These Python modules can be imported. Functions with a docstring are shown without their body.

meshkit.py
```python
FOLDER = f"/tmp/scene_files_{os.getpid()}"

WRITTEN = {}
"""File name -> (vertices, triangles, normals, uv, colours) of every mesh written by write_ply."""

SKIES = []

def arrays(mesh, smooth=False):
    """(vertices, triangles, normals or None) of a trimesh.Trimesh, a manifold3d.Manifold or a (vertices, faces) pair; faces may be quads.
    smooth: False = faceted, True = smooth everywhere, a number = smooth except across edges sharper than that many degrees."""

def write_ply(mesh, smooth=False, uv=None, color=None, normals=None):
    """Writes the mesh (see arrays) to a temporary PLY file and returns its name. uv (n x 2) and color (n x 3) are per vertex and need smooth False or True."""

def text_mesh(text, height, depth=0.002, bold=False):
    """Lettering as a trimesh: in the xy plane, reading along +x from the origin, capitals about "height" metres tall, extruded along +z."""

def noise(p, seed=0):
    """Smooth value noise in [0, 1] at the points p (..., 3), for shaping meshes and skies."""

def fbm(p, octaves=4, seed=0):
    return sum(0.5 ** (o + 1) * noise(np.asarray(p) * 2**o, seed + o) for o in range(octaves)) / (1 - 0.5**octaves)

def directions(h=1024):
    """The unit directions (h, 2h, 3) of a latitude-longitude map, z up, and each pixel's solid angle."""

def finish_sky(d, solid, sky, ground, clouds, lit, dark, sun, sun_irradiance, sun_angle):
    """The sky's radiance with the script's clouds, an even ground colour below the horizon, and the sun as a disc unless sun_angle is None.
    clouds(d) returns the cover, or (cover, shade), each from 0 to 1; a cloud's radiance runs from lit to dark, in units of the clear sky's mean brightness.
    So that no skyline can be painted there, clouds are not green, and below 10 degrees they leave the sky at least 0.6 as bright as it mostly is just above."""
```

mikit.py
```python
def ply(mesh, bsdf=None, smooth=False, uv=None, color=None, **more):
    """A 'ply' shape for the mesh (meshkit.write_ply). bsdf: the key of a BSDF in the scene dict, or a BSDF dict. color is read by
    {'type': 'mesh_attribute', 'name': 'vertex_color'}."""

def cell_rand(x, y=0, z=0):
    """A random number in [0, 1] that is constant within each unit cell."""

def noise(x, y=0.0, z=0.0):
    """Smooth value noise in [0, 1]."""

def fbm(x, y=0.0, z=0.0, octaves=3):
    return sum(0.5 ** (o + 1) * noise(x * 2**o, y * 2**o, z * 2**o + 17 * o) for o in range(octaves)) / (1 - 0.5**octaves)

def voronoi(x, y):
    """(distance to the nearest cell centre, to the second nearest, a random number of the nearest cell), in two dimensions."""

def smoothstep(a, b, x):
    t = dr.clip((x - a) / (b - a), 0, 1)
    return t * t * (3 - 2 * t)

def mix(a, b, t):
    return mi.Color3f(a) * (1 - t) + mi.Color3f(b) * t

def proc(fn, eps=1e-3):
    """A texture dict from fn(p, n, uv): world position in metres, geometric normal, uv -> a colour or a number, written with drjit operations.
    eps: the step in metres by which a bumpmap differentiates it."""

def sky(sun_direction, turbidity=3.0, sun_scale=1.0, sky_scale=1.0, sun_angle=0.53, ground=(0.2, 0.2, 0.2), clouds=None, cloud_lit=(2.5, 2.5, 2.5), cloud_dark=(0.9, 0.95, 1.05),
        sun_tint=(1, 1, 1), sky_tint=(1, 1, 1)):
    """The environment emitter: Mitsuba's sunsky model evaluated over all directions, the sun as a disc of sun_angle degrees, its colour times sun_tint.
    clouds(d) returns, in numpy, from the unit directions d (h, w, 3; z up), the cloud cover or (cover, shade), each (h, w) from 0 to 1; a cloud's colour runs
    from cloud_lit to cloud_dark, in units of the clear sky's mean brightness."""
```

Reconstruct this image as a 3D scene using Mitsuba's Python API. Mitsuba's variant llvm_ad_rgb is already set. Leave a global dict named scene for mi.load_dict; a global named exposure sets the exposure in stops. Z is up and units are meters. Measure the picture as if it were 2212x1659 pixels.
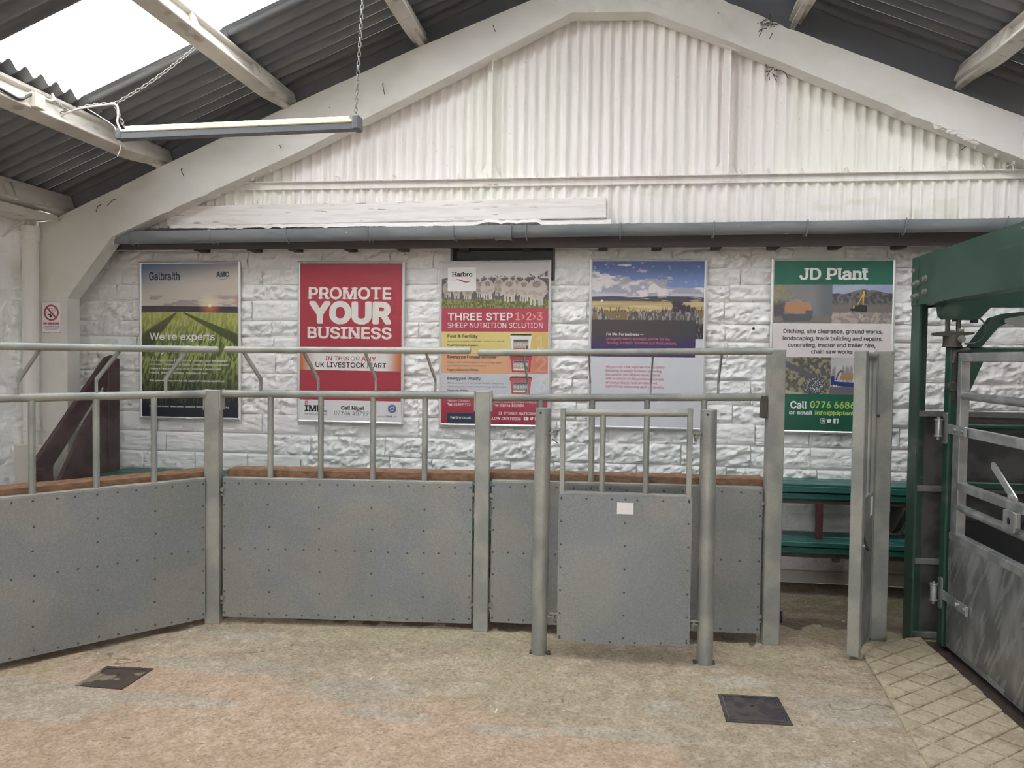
import math, random
import numpy as np
import trimesh
import manifold3d as m3
import drjit as dr
import mitsuba as mi
import mikit
import meshkit
from shapely import Polygon, box as sbox, union_all, affinity, LineString, Point
from mikit import noise, fbm, voronoi, smoothstep, mix, proc

T = mi.ScalarTransform4f
scene, labels = {}, {}
rng = np.random.default_rng(7)

# ------------------------------------------------------------------ camera, sky, exposure
YAW, PITCH, ROLL = math.radians(7.287), math.radians(1.88), math.radians(0.722)
fwd0 = np.array([-math.sin(YAW), math.cos(YAW), 0.0])
right0 = np.array([math.cos(YAW), math.sin(YAW), 0.0])
up0 = np.array([0, 0, 1.0])
fwd = fwd0 * math.cos(PITCH) - up0 * math.sin(PITCH)
up1 = up0 * math.cos(PITCH) + fwd0 * math.sin(PITCH)
up2 = up1 * math.cos(ROLL) - right0 * math.sin(ROLL)
eye = np.array([0, 0, 1.6])
scene['camera'] = {
    'type': 'perspective',
    'fov': math.degrees(2 * math.atan(2212 / 2 / 1700)), 'fov_axis': 'x',
    'near_clip': 0.05, 'far_clip': 500.0,
    'to_world': T().look_at(origin=eye.tolist(), target=(eye + fwd).tolist(), up=up2.tolist()),
}


def overcast(d):
    z = np.clip(d[..., 2], 0, 1)
    n = meshkit.fbm(np.stack([d[..., 0] * 3, d[..., 1] * 3, z * 3 + 5], -1), 4, seed=3)
    return np.ones_like(z), 0.35 * n


scene['sky'] = mikit.sky((0.25, -0.35, 0.9), turbidity=4.0, sun_scale=0.0, sky_scale=1.0, ground=(0.28, 0.27, 0.25),
                         clouds=overcast, cloud_lit=(2.25, 2.25, 2.30), cloud_dark=(1.72, 1.75, 1.80))
exposure = 5.2

# ------------------------------------------------------------------ helpers: keys and labels
_used = {}


def key_of(name, parent=None):
    full = name if parent is None else parent + '__' + name
    n = _used.get(full, 0)
    _used[full] = n + 1
    return full if n == 0 else '%s_%03d' % (full, n)


def thing(name, label, cat, group=None, kind=None):
    k = key_of(name)
    labels[k] = {'label': label}
    if cat:
        labels[k]['category'] = cat
    if group:
        labels[k]['group'] = group
    if kind:
        labels[k]['kind'] = kind
    return k


def part(parent, name, mesh, mat, label=None, kind=None, smooth=False, uv=None):
    k = key_of(name, parent)
    scene[k] = mikit.ply(mesh, mat, smooth=smooth, uv=uv)
    d = {}
    if label:
        d['label'] = label
    if kind:
        d['kind'] = kind
    if d:
        labels[k] = d
    return k


def solo(name, mesh, mat, label, cat, group=None, kind=None, smooth=False, uv=None):
    k = thing(name, label, cat, group, kind)
    scene[k] = mikit.ply(mesh, mat, smooth=smooth, uv=uv)
    return k


# ------------------------------------------------------------------ helpers: meshes
def cat(*ms):
    ms = [m for x in ms for m in (x if isinstance(x, (list, tuple)) else [x])]
    return trimesh.util.concatenate(ms)


def bx(x0, x1, y0, y1, z0, z1, c=0.0):
    """A box, its edges chamfered by c."""
    lo = np.minimum([x0, y0, z0], [x1, y1, z1])
    hi = np.maximum([x0, y0, z0], [x1, y1, z1])
    if c <= 0:
        m = trimesh.creation.box(extents=hi - lo)
        m.apply_translation((lo + hi) / 2)
        return m
    c = min(c, 0.49 * (hi - lo).min())
    pts = []
    for sx in (0, 1):
        for sy in (0, 1):
            for sz in (0, 1):
                p = np.where([sx, sy, sz], hi, lo)
                s = np.where([sx, sy, sz], -1, 1) * c
                pts += [p + s * [0, 1, 1], p + s * [1, 0, 1], p + s * [1, 1, 0]]
    return trimesh.convex.convex_hull(np.array(pts))


def frame_of(a, b, up=(0, 0, 1)):
    d = np.asarray(b, float) - np.asarray(a, float)
    L = np.linalg.norm(d)
    d = d / L
    u = np.asarray(up, float)
    if abs(d @ u) > 0.98:
        u = np.array([0, 1.0, 0])
    s = np.cross(d, u)
    s /= np.linalg.norm(s)
    u = np.cross(s, d)
    M = np.eye(4)
    M[:3, 0], M[:3, 1], M[:3, 2], M[:3, 3] = d, -s, u, np.asarray(a, float)
    return M, L


def bar(a, b, w, h, c=0.0, up=(0, 0, 1)):
    """A rectangular bar from a to b: w across (sideways), h along up."""
    M, L = frame_of(a, b, up)
    m = bx(0, L, -w / 2, w / 2, -h / 2, h / 2, c)
    m.apply_transform(M)
    return m


def rod(a, b, r, n=16, dome=0.0):
    """A round bar from a to b; dome rounds both ends."""
    M, L = frame_of(a, b)
    t = np.arange(n) * 2 * np.pi / n
    if dome > 0:
        prof = [(0, 0.0)] + [(dome * (1 - math.cos(q)), r * math.sin(q)) for q in (0.5, 1.05, 1.57)] + \
               [(L - dome * (1 - math.cos(q)), r * math.sin(q)) for q in (1.57, 1.05, 0.5)] + [(L, 0.0)]
    else:
        e = min(0.0015, r * 0.2)
        prof = [(0, 0.0), (0, r - e), (e, r), (L - e, r), (L, r - e), (L, 0.0)]
    v, f = [], []
    for x, q in prof:
        v.append(np.stack([np.full(n, x), q * np.cos(t), q * np.sin(t)], 1))
    for k in range(len(prof) - 1):
        for i in range(n):
            j = (i + 1) % n
            A, B, C, D = k * n + i, k * n + j, (k + 1) * n + j, (k + 1) * n + i
            if prof[k][1] > 0:
                f.append((A, C, B) if prof[k + 1][1] <= 0 else (A, C, B))
            if prof[k + 1][1] > 0:
                f.append((A, D, C))
    m = trimesh.Trimesh(np.vstack(v), np.array(f), process=False)
    m.merge_vertices()
    m.update_faces(m.nondegenerate_faces())
    m.fix_normals()
    m.apply_transform(M)
    return m


def tube(pts, r, n=10, caps=True):
    """A round tube through the points."""
    pts = np.asarray(pts, float)
    tan = np.gradient(pts, axis=0)
    tan /= np.linalg.norm(tan, axis=1, keepdims=True) + 1e-12
    u = np.cross(tan[0], [0.13, 0.27, 0.95])
    u /= np.linalg.norm(u)
    t = np.arange(n) * 2 * np.pi / n
    v = []
    for p, d in zip(pts, tan):
        u = u - d * (u @ d)
        u /= np.linalg.norm(u)
        w = np.cross(d, u)
        v.append(p + r * (np.cos(t)[:, None] * u + np.sin(t)[:, None] * w))
    f = []
    for k in range(len(pts) - 1):
        for i in range(n):
            j = (i + 1) % n
            f += [(k * n + i, k * n + j, (k + 1) * n + j), (k * n + i, (k + 1) * n + j, (k + 1) * n + i)]
    v = np.vstack(v)
    if caps:
        v = np.vstack([v, pts[0], pts[-1]])
        a, b, o = len(v) - 2, len(v) - 1, (len(pts) - 1) * n
        for i in range(n):
            j = (i + 1) % n
            f += [(a, j, i), (b, o + i, o + j)]
    return trimesh.Trimesh(v, np.array(f), process=False)


def smooth_path(pts, n=8):
    pts = np.asarray(pts, float)
    P = np.vstack([2 * pts[0] - pts[1], pts, 2 * pts[-1] - pts[-2]])
    out = []
    for i in range(1, len(P) - 2):
        for t in np.linspace(0, 1, n, endpoint=False):
            a, b, c, d = P[i - 1:i + 3]
            out.append(0.5 * (2 * b + (c - a) * t + (2 * a - 5 * b + 4 * c - d) * t * t + (3 * b - a - 3 * c + d) * t ** 3))
    out.append(pts[-1])
    return np.array(out)


def prism(poly, h):
    """A 2D polygon (list of points or shapely) extruded along +z by h."""
    if not hasattr(poly, 'exterior'):
        poly = Polygon(poly)
    return trimesh.creation.extrude_polygon(poly, h, engine='earcut')


def xz_prism(poly, y0, y1):
    """A polygon in x, z extruded from y0 to y1."""
    m = prism(poly, abs(y1 - y0))
    v = m.vertices.copy()
    m.vertices = np.stack([v[:, 0], max(y0, y1) - v[:, 2], v[:, 1]], 1)
    m.fix_normals()
    return m


def yz_prism(poly, x0, x1):
    m = prism(poly, abs(x1 - x0))
    v = m.vertices.copy()
    m.vertices = np.stack([min(x0, x1) + v[:, 2], v[:, 0], v[:, 1]], 1)
    m.fix_normals()
    return m


def grid_mesh(P):
    """P (h, w, 3) -> a quad grid."""
    h, w = P.shape[:2]
    i = np.arange(h * w).reshape(h, w)
    f = np.concatenate([np.stack([i[:-1, :-1], i[:-1, 1:], i[1:, 1:]], -1).reshape(-1, 3),
                        np.stack([i[:-1, :-1], i[1:, 1:], i[1:, :-1]], -1).reshape(-1, 3)])
    return trimesh.Trimesh(P.reshape(-1, 3), f, process=False)


def bolt_head(p, d, r=0.012, h=0.008, washer=True):
    """A hexagon bolt head on a washer at p, standing out along d."""
    M, _ = frame_of(p, np.asarray(p, float) + np.asarray(d, float))
    parts = []
    if washer:
        w = trimesh.creation.cylinder(radius=r * 1.45, height=h * 0.3, sections=14)
        w.apply_translation([0, 0, h * 0.15])
        parts.append(w)
    k = trimesh.creation.cylinder(radius=r, height=h, sections=6)
    k.apply_translation([0, 0, h * 0.5 + h * 0.25])
    parts.append(k)
    m = cat(parts)
    R = np.eye(4)
    R[:3, :3] = np.stack([M[:3, 1], M[:3, 2], M[:3, 0]], 1)
    R[:3, 3] = p
    m.apply_transform(R)
    return m


def dome_head(p, d, r=0.006, h=0.003):
    d = np.asarray(d, float)
    M, _ = frame_of(p, np.asarray(p, float) + d)
    t = np.arange(7) * 2 * np.pi / 7
    ring = lambda q, z: np.stack([np.full(7, z), q * np.cos(t), q * np.sin(t)], 1)
    v = np.vstack([ring(r, 0), ring(r * 0.65, h * 0.8), [[h, 0, 0]]])
    f = []
    for i in range(7):
        j = (i + 1) % 7
        f += [(i, j, 7 + j), (i, 7 + j, 7 + i), (7 + i, 7 + j, 14)]
    m = trimesh.Trimesh(v, np.array(f), process=False)
    m.apply_transform(M)
    return m


def chain_mesh(pts, pitch=0.026, wire=0.0028):
    """A chain of oval links along the points."""
    pts = np.asarray(pts, float)
    seg = np.linalg.norm(np.diff(pts, axis=0), axis=1)
    s = np.concatenate([[0], np.cumsum(seg)])
    n = max(2, int(s[-1] / pitch))
    at = np.stack([np.interp(np.linspace(0, s[-1], n + 1), s, pts[:, k]) for k in range(3)], 1)
    tt = np.linspace(0, 2 * np.pi, 11)
    out = []
    for i in range(n):
        a, b = at[i], at[i + 1]
        M, L = frame_of(a, b)
        l, w = L * 0.5 + wire * 1.6, L * 0.32
        c, q = np.cos(tt), np.sin(tt)
        x = L / 2 + l * np.sign(c) * np.abs(c) ** 0.7
        y = w * np.sign(q) * np.abs(q) ** 0.7
        loop = np.stack([x, y, 0 * y] if i % 2 else [x, 0 * y, y], 1)
        m = tube(loop, wire, 5, caps=False)
        m.apply_transform(M)
        out.append(m)
    return cat(out)


# ------------------------------------------------------------------ materials
def rgb(*c):
    return {'type': 'rgb', 'value': [float(x) for x in c]}


def mat(name, color, rough=0.6, metallic=0.0, spec=0.5, bump=None, bump_scale=0.001, eps=1e-3, two=True, **more):
    base = {'type': 'principled', 'base_color': color if isinstance(color, dict) else rgb(*color),
            'roughness': rough if isinstance(rough, dict) else float(rough), 'metallic': float(metallic), 'specular': float(spec), **more}
    if bump is not None:
        base = {'type': 'bumpmap', 'arbitrary': proc(bump, eps), 'scale': float(bump_scale), 'bsdf': base}
    scene[name] = {'type': 'twosided', 'bsdf': base} if two else base
    return name


def white_paint_color(p, n, uv):
    a = fbm(p.x * 1.3 + 3, p.y * 1.3, p.z * 1.6, 3)
    b = fbm(p.x * 5, p.y * 5 + 9, p.z * 5, 3)
    c = mix((0.865, 0.85, 0.84), (0.85, 0.86, 0.845), smoothstep(0.40, 0.62, a))
    c = mix(c, (0.79, 0.775, 0.73), 0.5 * smoothstep(0.52, 0.72, b))
    sp = smoothstep(0.93, 0.96, noise(p.x * 22, p.y * 22, p.z * 30))
    return mix(c, (0.50, 0.47, 0.42), sp * 0.6)


def rubble_bump(p, n, uv):
    return fbm(p.x * 26, p.y * 26, p.z * 40, 4)


def gable_color(p, n, uv):
    a = fbm(p.x * 2.2, p.z * 0.9, 1.0, 3)
    st = fbm(p.x * 34, p.z * 1.4, 4.0, 3)
    c = mix((0.83, 0.80, 0.785), (0.82, 0.815, 0.765), smoothstep(0.42, 0.62, a))
    c = mix(c, (0.66, 0.645, 0.60), 0.35 * smoothstep(0.5, 0.75, st))
    green = smoothstep(0.58, 0.74, fbm(p.x * 4 + 7, p.z * 10, 2.0, 3)) * smoothstep(2.86, 2.72, p.z)
    c = mix(c, (0.62, 0.63, 0.50), 0.4 * green)
    sp = smoothstep(0.982, 0.99, noise(p.x * 48, p.z * 36, 3.0))
    return mix(c, (0.25, 0.22, 0.18), sp * 0.8)


def paint_bump(p, n, uv):
    return fbm(p.x * 14, p.y * 14, p.z * 14, 3) + 0.3 * noise(p.x * 90, p.y * 90, p.z * 90)


def frame_color(p, n, uv):
    a = fbm(p.x * 1.1 + 1, p.y, p.z * 1.1, 3)
    c = mix((0.735, 0.72, 0.67), (0.72, 0.70, 0.67), smoothstep(0.4, 0.62, a))
    c = mix(c, (0.66, 0.655, 0.58), 0.5 * smoothstep(0.5, 0.7, fbm(p.x * 6, p.y * 6, p.z * 6, 3)))
    sp = smoothstep(0.955, 0.97, noise(p.x * 18, p.y * 18, p.z * 18))
    return mix(c, (0.22, 0.17, 0.13), sp * 0.85)


def purlin_color(p, n, uv):
    a = fbm(p.x * 3, p.y * 2.2, p.z * 5, 3)
    c = mix((0.60, 0.575, 0.52), (0.50, 0.465, 0.42), smoothstep(0.38, 0.66, a))
    c = mix(c, (0.33, 0.30, 0.25), smoothstep(0.6, 0.78, fbm(p.x * 11, p.y * 9, p.z * 14, 3)) * 0.7)
    return c


def sheet_color(p, n, uv):
    a = fbm(p.x * 1.4, p.y * 3.5, 0.0, 3)
    c = mix((0.165, 0.175, 0.19), (0.215, 0.22, 0.225), smoothstep(0.38, 0.66, a))
    return mix(c, (0.21, 0.20, 0.19), 0.5 * smoothstep(0.6, 0.75, fbm(p.x * 9, p.y * 9, 5.0, 3)))


def spangle_color(p, n, uv):
    """Zinc sheet: small crystals, large dull patches of pink, buff and blue."""
    s = p.x + p.y * 0.6
    w = 900.0
    g = noise(s * w * 0.33, p.z * w * 0.33, p.y * 90)
    g2 = noise(s * 130, p.z * 130, p.y * 40)
    big = fbm(s * 1.7 + 5, p.z * 2.3, p.y * 0.7, 3)
    hue = fbm(s * 2.9 + 11, p.z * 3.7, p.y, 2)
    c = mix((0.252, 0.272, 0.264), (0.300, 0.318, 0.306), smoothstep(0.35, 0.66, big))
    c = mix(c, (0.32, 0.312, 0.288), 0.5 * smoothstep(0.50, 0.60, hue))
    c = mix(c, (0.255, 0.278, 0.305), 0.6 * smoothstep(0.44, 0.36, hue))
    k = 0.80 + 0.30 * g * g + 0.14 * g2
    return c * k


def pipe_color(p, n, uv):
    a = fbm(p.x * 7, p.y * 7, p.z * 5, 3)
    g = noise(p.x * 160, p.y * 160, p.z * 160)
    c = mix((0.285, 0.302, 0.285), (0.385, 0.395, 0.355), smoothstep(0.38, 0.66, a))
    c = mix(c, (0.43, 0.39, 0.34), 0.4 * smoothstep(0.62, 0.75, fbm(p.x * 3 + 8, p.y * 3, p.z * 4, 2)))
    return c * (0.92 + 0.15 * g)


def bright_zinc_color(p, n, uv):
    a = fbm(p.x * 4, p.y * 9, p.z * 3.2, 4)
    c = mix((0.25, 0.262, 0.265), (0.50, 0.515, 0.52), smoothstep(0.40, 0.74, a))
    sc = smoothstep(0.66, 0.72, noise(p.y * 50 + p.z * 30, p.z * 7 - p.y * 5, 2.0))
    return mix(c, (0.66, 0.68, 0.68), 0.35 * sc)


def rail_zinc_color(p, n, uv):
    a = fbm(p.x * 9, p.y * 9, p.z * 9, 3)
    return mix((0.35, 0.37, 0.37), (0.50, 0.52, 0.52), smoothstep(0.38, 0.66, a))


def floor_color(p, n, uv):
    x, y = p.x, p.y
    a = fbm(x * 0.9 + 2, y * 0.9, 0.0, 4)
    f = fbm(x * 16, y * 16, 3.0, 3)
    grit = noise(x * 120, y * 120, 0.0)
    grit2 = noise(x * 62, y * 62, 2.0)
    sand = mix((0.395, 0.292, 0.207), (0.445, 0.340, 0.248), smoothstep(0.35, 0.65, f))
    buff = mix((0.345, 0.283, 0.203), (0.41, 0.345, 0.258), smoothstep(0.35, 0.68, f))
    edge = 3.42 - 0.16 * x + 0.75 * (fbm(x * 1.5, y * 1.5 + 4, 1.0, 4) - 0.5) - 1.25 * smoothstep(0.2, 0.75, x)
    c = mix(sand, buff, smoothstep(-0.10, 0.10, y - edge))
    # skims of grey cement, with their own ragged outlines
    w1 = 0.25 * (fbm(x * 4, y * 6, 7.0, 4) - 0.5)

    def blot(cx, cy, rx, ry, s=0.1):
        d = dr.sqrt(dr.square((x - cx) / rx) + dr.square((y - cy) / ry)) + w1 * 3.0
        return smoothstep(1.0 + s, 1.0 - s, d)
    grey = blot(-1.95, 3.80, 0.42, 0.10)
    for b in ((-1.15, 3.62, 0.26, 0.16), (-0.95, 3.37, 0.22, 0.05), (-2.0, 3.36, 0.34, 0.07), (0.02, 3.34, 0.36, 0.055), (-0.4, 3.3, 0.2, 0.05),
              (0.62, 3.98, 0.16, 0.08), (1.08, 3.75, 0.26, 0.17), (0.45, 2.75, 0.22, 0.20), (0.30, 3.62, 0.14, 0.10),
              (-2.75, 3.25, 0.5, 0.22), (0.85, 2.95, 0.20, 0.28), (-0.75, 4.30, 0.22, 0.08), (-2.1, 4.22, 0.25, 0.07)):
        grey = dr.maximum(grey, blot(*b))
    c = mix(c, mix((0.352, 0.315, 0.252), (0.41, 0.37, 0.305), smoothstep(0.3, 0.7, f)), 0.75 * grey)
    # green film of algae and brown muck in blotches
    alg = smoothstep(0.54, 0.70, fbm(x * 2.3 + 9, y * 2.3, 4.0, 4)) * smoothstep(3.3, 3.8, y)
    c = mix(c, (0.33, 0.30, 0.19), 0.5 * alg)
    rust = smoothstep(0.62, 0.72, fbm(x * 4.6 + 3, y * 4.6, 8.0, 4)) * smoothstep(3.2, 3.8, y)
    c = mix(c, (0.38, 0.28, 0.195), 0.3 * rust)
    soil = smoothstep(0.53, 0.62, fbm(x * 3.1 + 6, y * 4.4 + 1, 5.0, 4)) * smoothstep(3.2, 3.9, y)
    c = mix(c, (0.27, 0.225, 0.165), 0.42 * soil)
    # past the broken slab edge: dark earth, plus shade painted under the fence panels
    e2 = y - 4.52 - 0.34 * smoothstep(0.80, 0.90, x) - 0.16 * (fbm(x * 7, 2.0, 1.0, 3) - 0.5) - 0.05 * smoothstep(0.55, 0.6, noise(x * 12, 0.0, 5.0))  # drawn forward to the fence line, where it paints shade below the panels
    mud_and_shade = mix((0.135, 0.108, 0.078), (0.195, 0.162, 0.118), smoothstep(0.3, 0.7, fbm(x * 6, y * 9, 6.0, 4)))
    mud_and_shade = mix(mud_and_shade, (0.125, 0.125, 0.07), 0.8 * smoothstep(0.45, 0.6, fbm(x * 3, y * 5, 2.5, 3)) * smoothstep(5.2, 5.4, y))
    mud_and_shade = mix(mud_and_shade, (0.40, 0.38, 0.34), smoothstep(0.95, 0.965, noise(x * 18, y * 22, 4.0)))
    e3 = -((x + 2.34) * 0.775 - (y - 4.39) * 0.632) + 0.05 * (noise(x * 9, y * 9, 3.0) - 0.5)  # left panel: the same dark colour paints shade along its foot
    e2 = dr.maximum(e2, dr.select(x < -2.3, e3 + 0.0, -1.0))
    c = mix(c, mud_and_shade, smoothstep(-0.015, 0.015, e2))
    # cracks
    k = dr.abs(fbm(x * 0.8 + 4, y * 1.5 + 2, 9.0, 5) - 0.5) + 0.012 * smoothstep(0.45, 0.5, noise(x * 1.7, y * 2.0, 3.0))
    c = mix(c, (0.17, 0.14, 0.10), 0.75 * smoothstep(0.0045, 0.0012, k) * smoothstep(3.0, 3.6, y))
    # grit, straw flecks, dark specks
    pit = smoothstep(0.80, 0.92, noise(x * 95 + 3, y * 95, 7.0))
    c = c * (0.72 + 0.36 * grit + 0.26 * grit2) * (1.0 - 0.24 * pit)
    c = mix(c, (0.20, 0.16, 0.12), 0.8 * smoothstep(0.95, 0.965, noise(x * 34, y * 34, 6.0)) * smoothstep(0.4, 0.6, noise(x * 3, y * 3, 1.0)))
    c = mix(c, (0.74, 0.70, 0.62), 0.8 * smoothstep(0.982, 0.99, noise(x * 30 + 9, y * 30, 2.0)))
    return c


def floor_bump(p, n, uv):
    return 0.55 * fbm(p.x * 26, p.y * 26, 1.0, 3) + 0.45 * noise(p.x * 120, p.y * 120, 3.0) + 1.2 * fbm(p.x * 3.5, p.y * 3.5, 7.0, 2)


def ramp_color(p, n, uv):
    f = fbm(p.x * 9, p.y * 9, 2.0, 4)
    c = mix((0.365, 0.31, 0.215), (0.445, 0.385, 0.275), smoothstep(0.32, 0.68, f))
    c = mix(c, (0.30, 0.25, 0.175), 0.45 * smoothstep(0.66, 0.76, fbm(p.x * 20, p.y * 20, 4.0, 3)))
    return c * (0.85 + 0.28 * noise(p.x * 130, p.y * 130, 1.0))


def green_color(p, n, uv):
    a = fbm(p.x * 3, p.y * 3, p.z * 3, 3)
    c = mix((0.018, 0.062, 0.042), (0.030, 0.078, 0.056), smoothstep(0.35, 0.65, a))
    rub = smoothstep(0.62, 0.76, fbm(p.x * 6 + 3, p.y * 2.4, p.z * 9, 4))
    c = mix(c, (0.085, 0.115, 0.095), 0.55 * rub)
    sc = smoothstep(0.92, 0.95, noise(p.y * 12 + p.z * 7, p.z * 44 - p.y * 26, p.x * 9))
    return mix(c, (0.27, 0.30, 0.26), 0.45 * sc)


def bench_color(p, n, uv):
    g = fbm(p.x * 4, p.y * 40, p.z * 40, 3)
    c = mix((0.012, 0.085, 0.066), (0.028, 0.125, 0.098), smoothstep(0.35, 0.7, g))
    return mix(c, (0.20, 0.22, 0.19), 0.6 * smoothstep(0.74, 0.80, fbm(p.x * 9, p.y * 26, p.z * 26, 3)))


def timber_color(p, n, uv):
    s = p.x * 0.8 + p.y * 0.6
    g = fbm(s * 3, p.z * 70 + p.y * 20, p.x * 30, 3)
    c = mix((0.19, 0.098, 0.052), (0.255, 0.145, 0.083), smoothstep(0.3, 0.7, g))
    return mix(c, (0.10, 0.055, 0.035), 0.7 * smoothstep(0.70, 0.78, fbm(s * 8, p.z * 90, 3.0, 3)))


def brown_color(p, n, uv):
    a = fbm(p.x * 9, p.y * 7, p.z * 7, 3)
    return mix((0.060, 0.036, 0.036), (0.088, 0.058, 0.056), smoothstep(0.3, 0.7, a))


def board_paint_color(p, n, uv):
    g = fbm(p.x * 5, p.z * 60, 1.0, 3)
    c = mix((0.80, 0.77, 0.755), (0.72, 0.69, 0.665), smoothstep(0.45, 0.72, g))
    return mix(c, (0.35, 0.30, 0.26), 0.85 * smoothstep(0.78, 0.82, fbm(p.x * 7, p.z * 95, 5.0, 3)))


def iron_color(p, n, uv):
    a = fbm(p.x * 18, p.y * 18, 1.0, 3)
    c = mix((0.055, 0.05, 0.055), (0.095, 0.082, 0.078), smoothstep(0.35, 0.65, a))
    west = smoothstep(-1.6, -2.2, p.x)
    c = mix(c, (0.085, 0.062, 0.050), 0.8 * west)
    d = smoothstep(0.55, 0.66, fbm(p.x * 13 + 5, p.y * 13, 2.0, 4) + 0.5 * (3.47 - p.y)) * west
    return mix(c, (0.30, 0.25, 0.18), 0.8 * d)


def gutter_color(p, n, uv):
    a = fbm(p.x * 4, p.y * 9, p.z * 12, 3)
    c = mix((0.20, 0.225, 0.245), (0.255, 0.275, 0.285), smoothstep(0.35, 0.66, a))
    return mix(c, (0.60, 0.60, 0.58), 0.85 * smoothstep(0.955, 0.97, noise(p.x * 18, p.y * 20, p.z * 40)))


def dark_panel_color(p, n, uv):
    a = fbm(p.x * 9, p.y * 9, p.z * 7, 4)
    return mix((0.065, 0.068, 0.066), (0.115, 0.115, 0.11), smoothstep(0.35, 0.66, a))


def dull_panel_color(p, n, uv):
    a = fbm(p.x * 7, p.y * 7, p.z * 5, 4)
    return mix((0.165, 0.17, 0.165), (0.25, 0.25, 0.24), smoothstep(0.35, 0.66, a))


M_STONE = mat('m_stone', proc(white_paint_color), 0.75, bump=rubble_bump, bump_scale=0.018, eps=2e-3, spec=0.3)
M_GABLE = mat('m_gable', proc(gable_color), 0.6, spec=0.35)
M_FRAME = mat('m_frame', proc(frame_color), 0.7, spec=0.3, bump=paint_bump, bump_scale=0.016, eps=2e-3)
M_PURLIN = mat('m_purlin', proc(purlin_color), 0.8, spec=0.3)
M_SHEET = mat('m_sheet', proc(sheet_color), 0.75, spec=0.3)
M_SPANGLE = mat('m_spangle', proc(spangle_color), 0.50, metallic=0.35)
M_PIPE = mat('m_pipe', proc(pipe_color), 0.50, metallic=0.35)
M_ZINC = mat('m_zinc', proc(rail_zinc_color), 0.30, metallic=0.65)
M_ZINCSHEET = mat('m_zincsheet', proc(bright_zinc_color), 0.38, metallic=0.75)
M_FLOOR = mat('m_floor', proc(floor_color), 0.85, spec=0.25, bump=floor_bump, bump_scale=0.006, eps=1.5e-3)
M_RAMP = mat('m_ramp', proc(ramp_color), 0.85, spec=0.25, bump=floor_bump, bump_scale=0.006, eps=1.5e-3)
M_GREEN = mat('m_green', proc(green_color), 0.42)
M_BENCH = mat('m_bench', proc(bench_color), 0.40)
M_TIMBER = mat('m_timber', proc(timber_color), 0.6)
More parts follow.
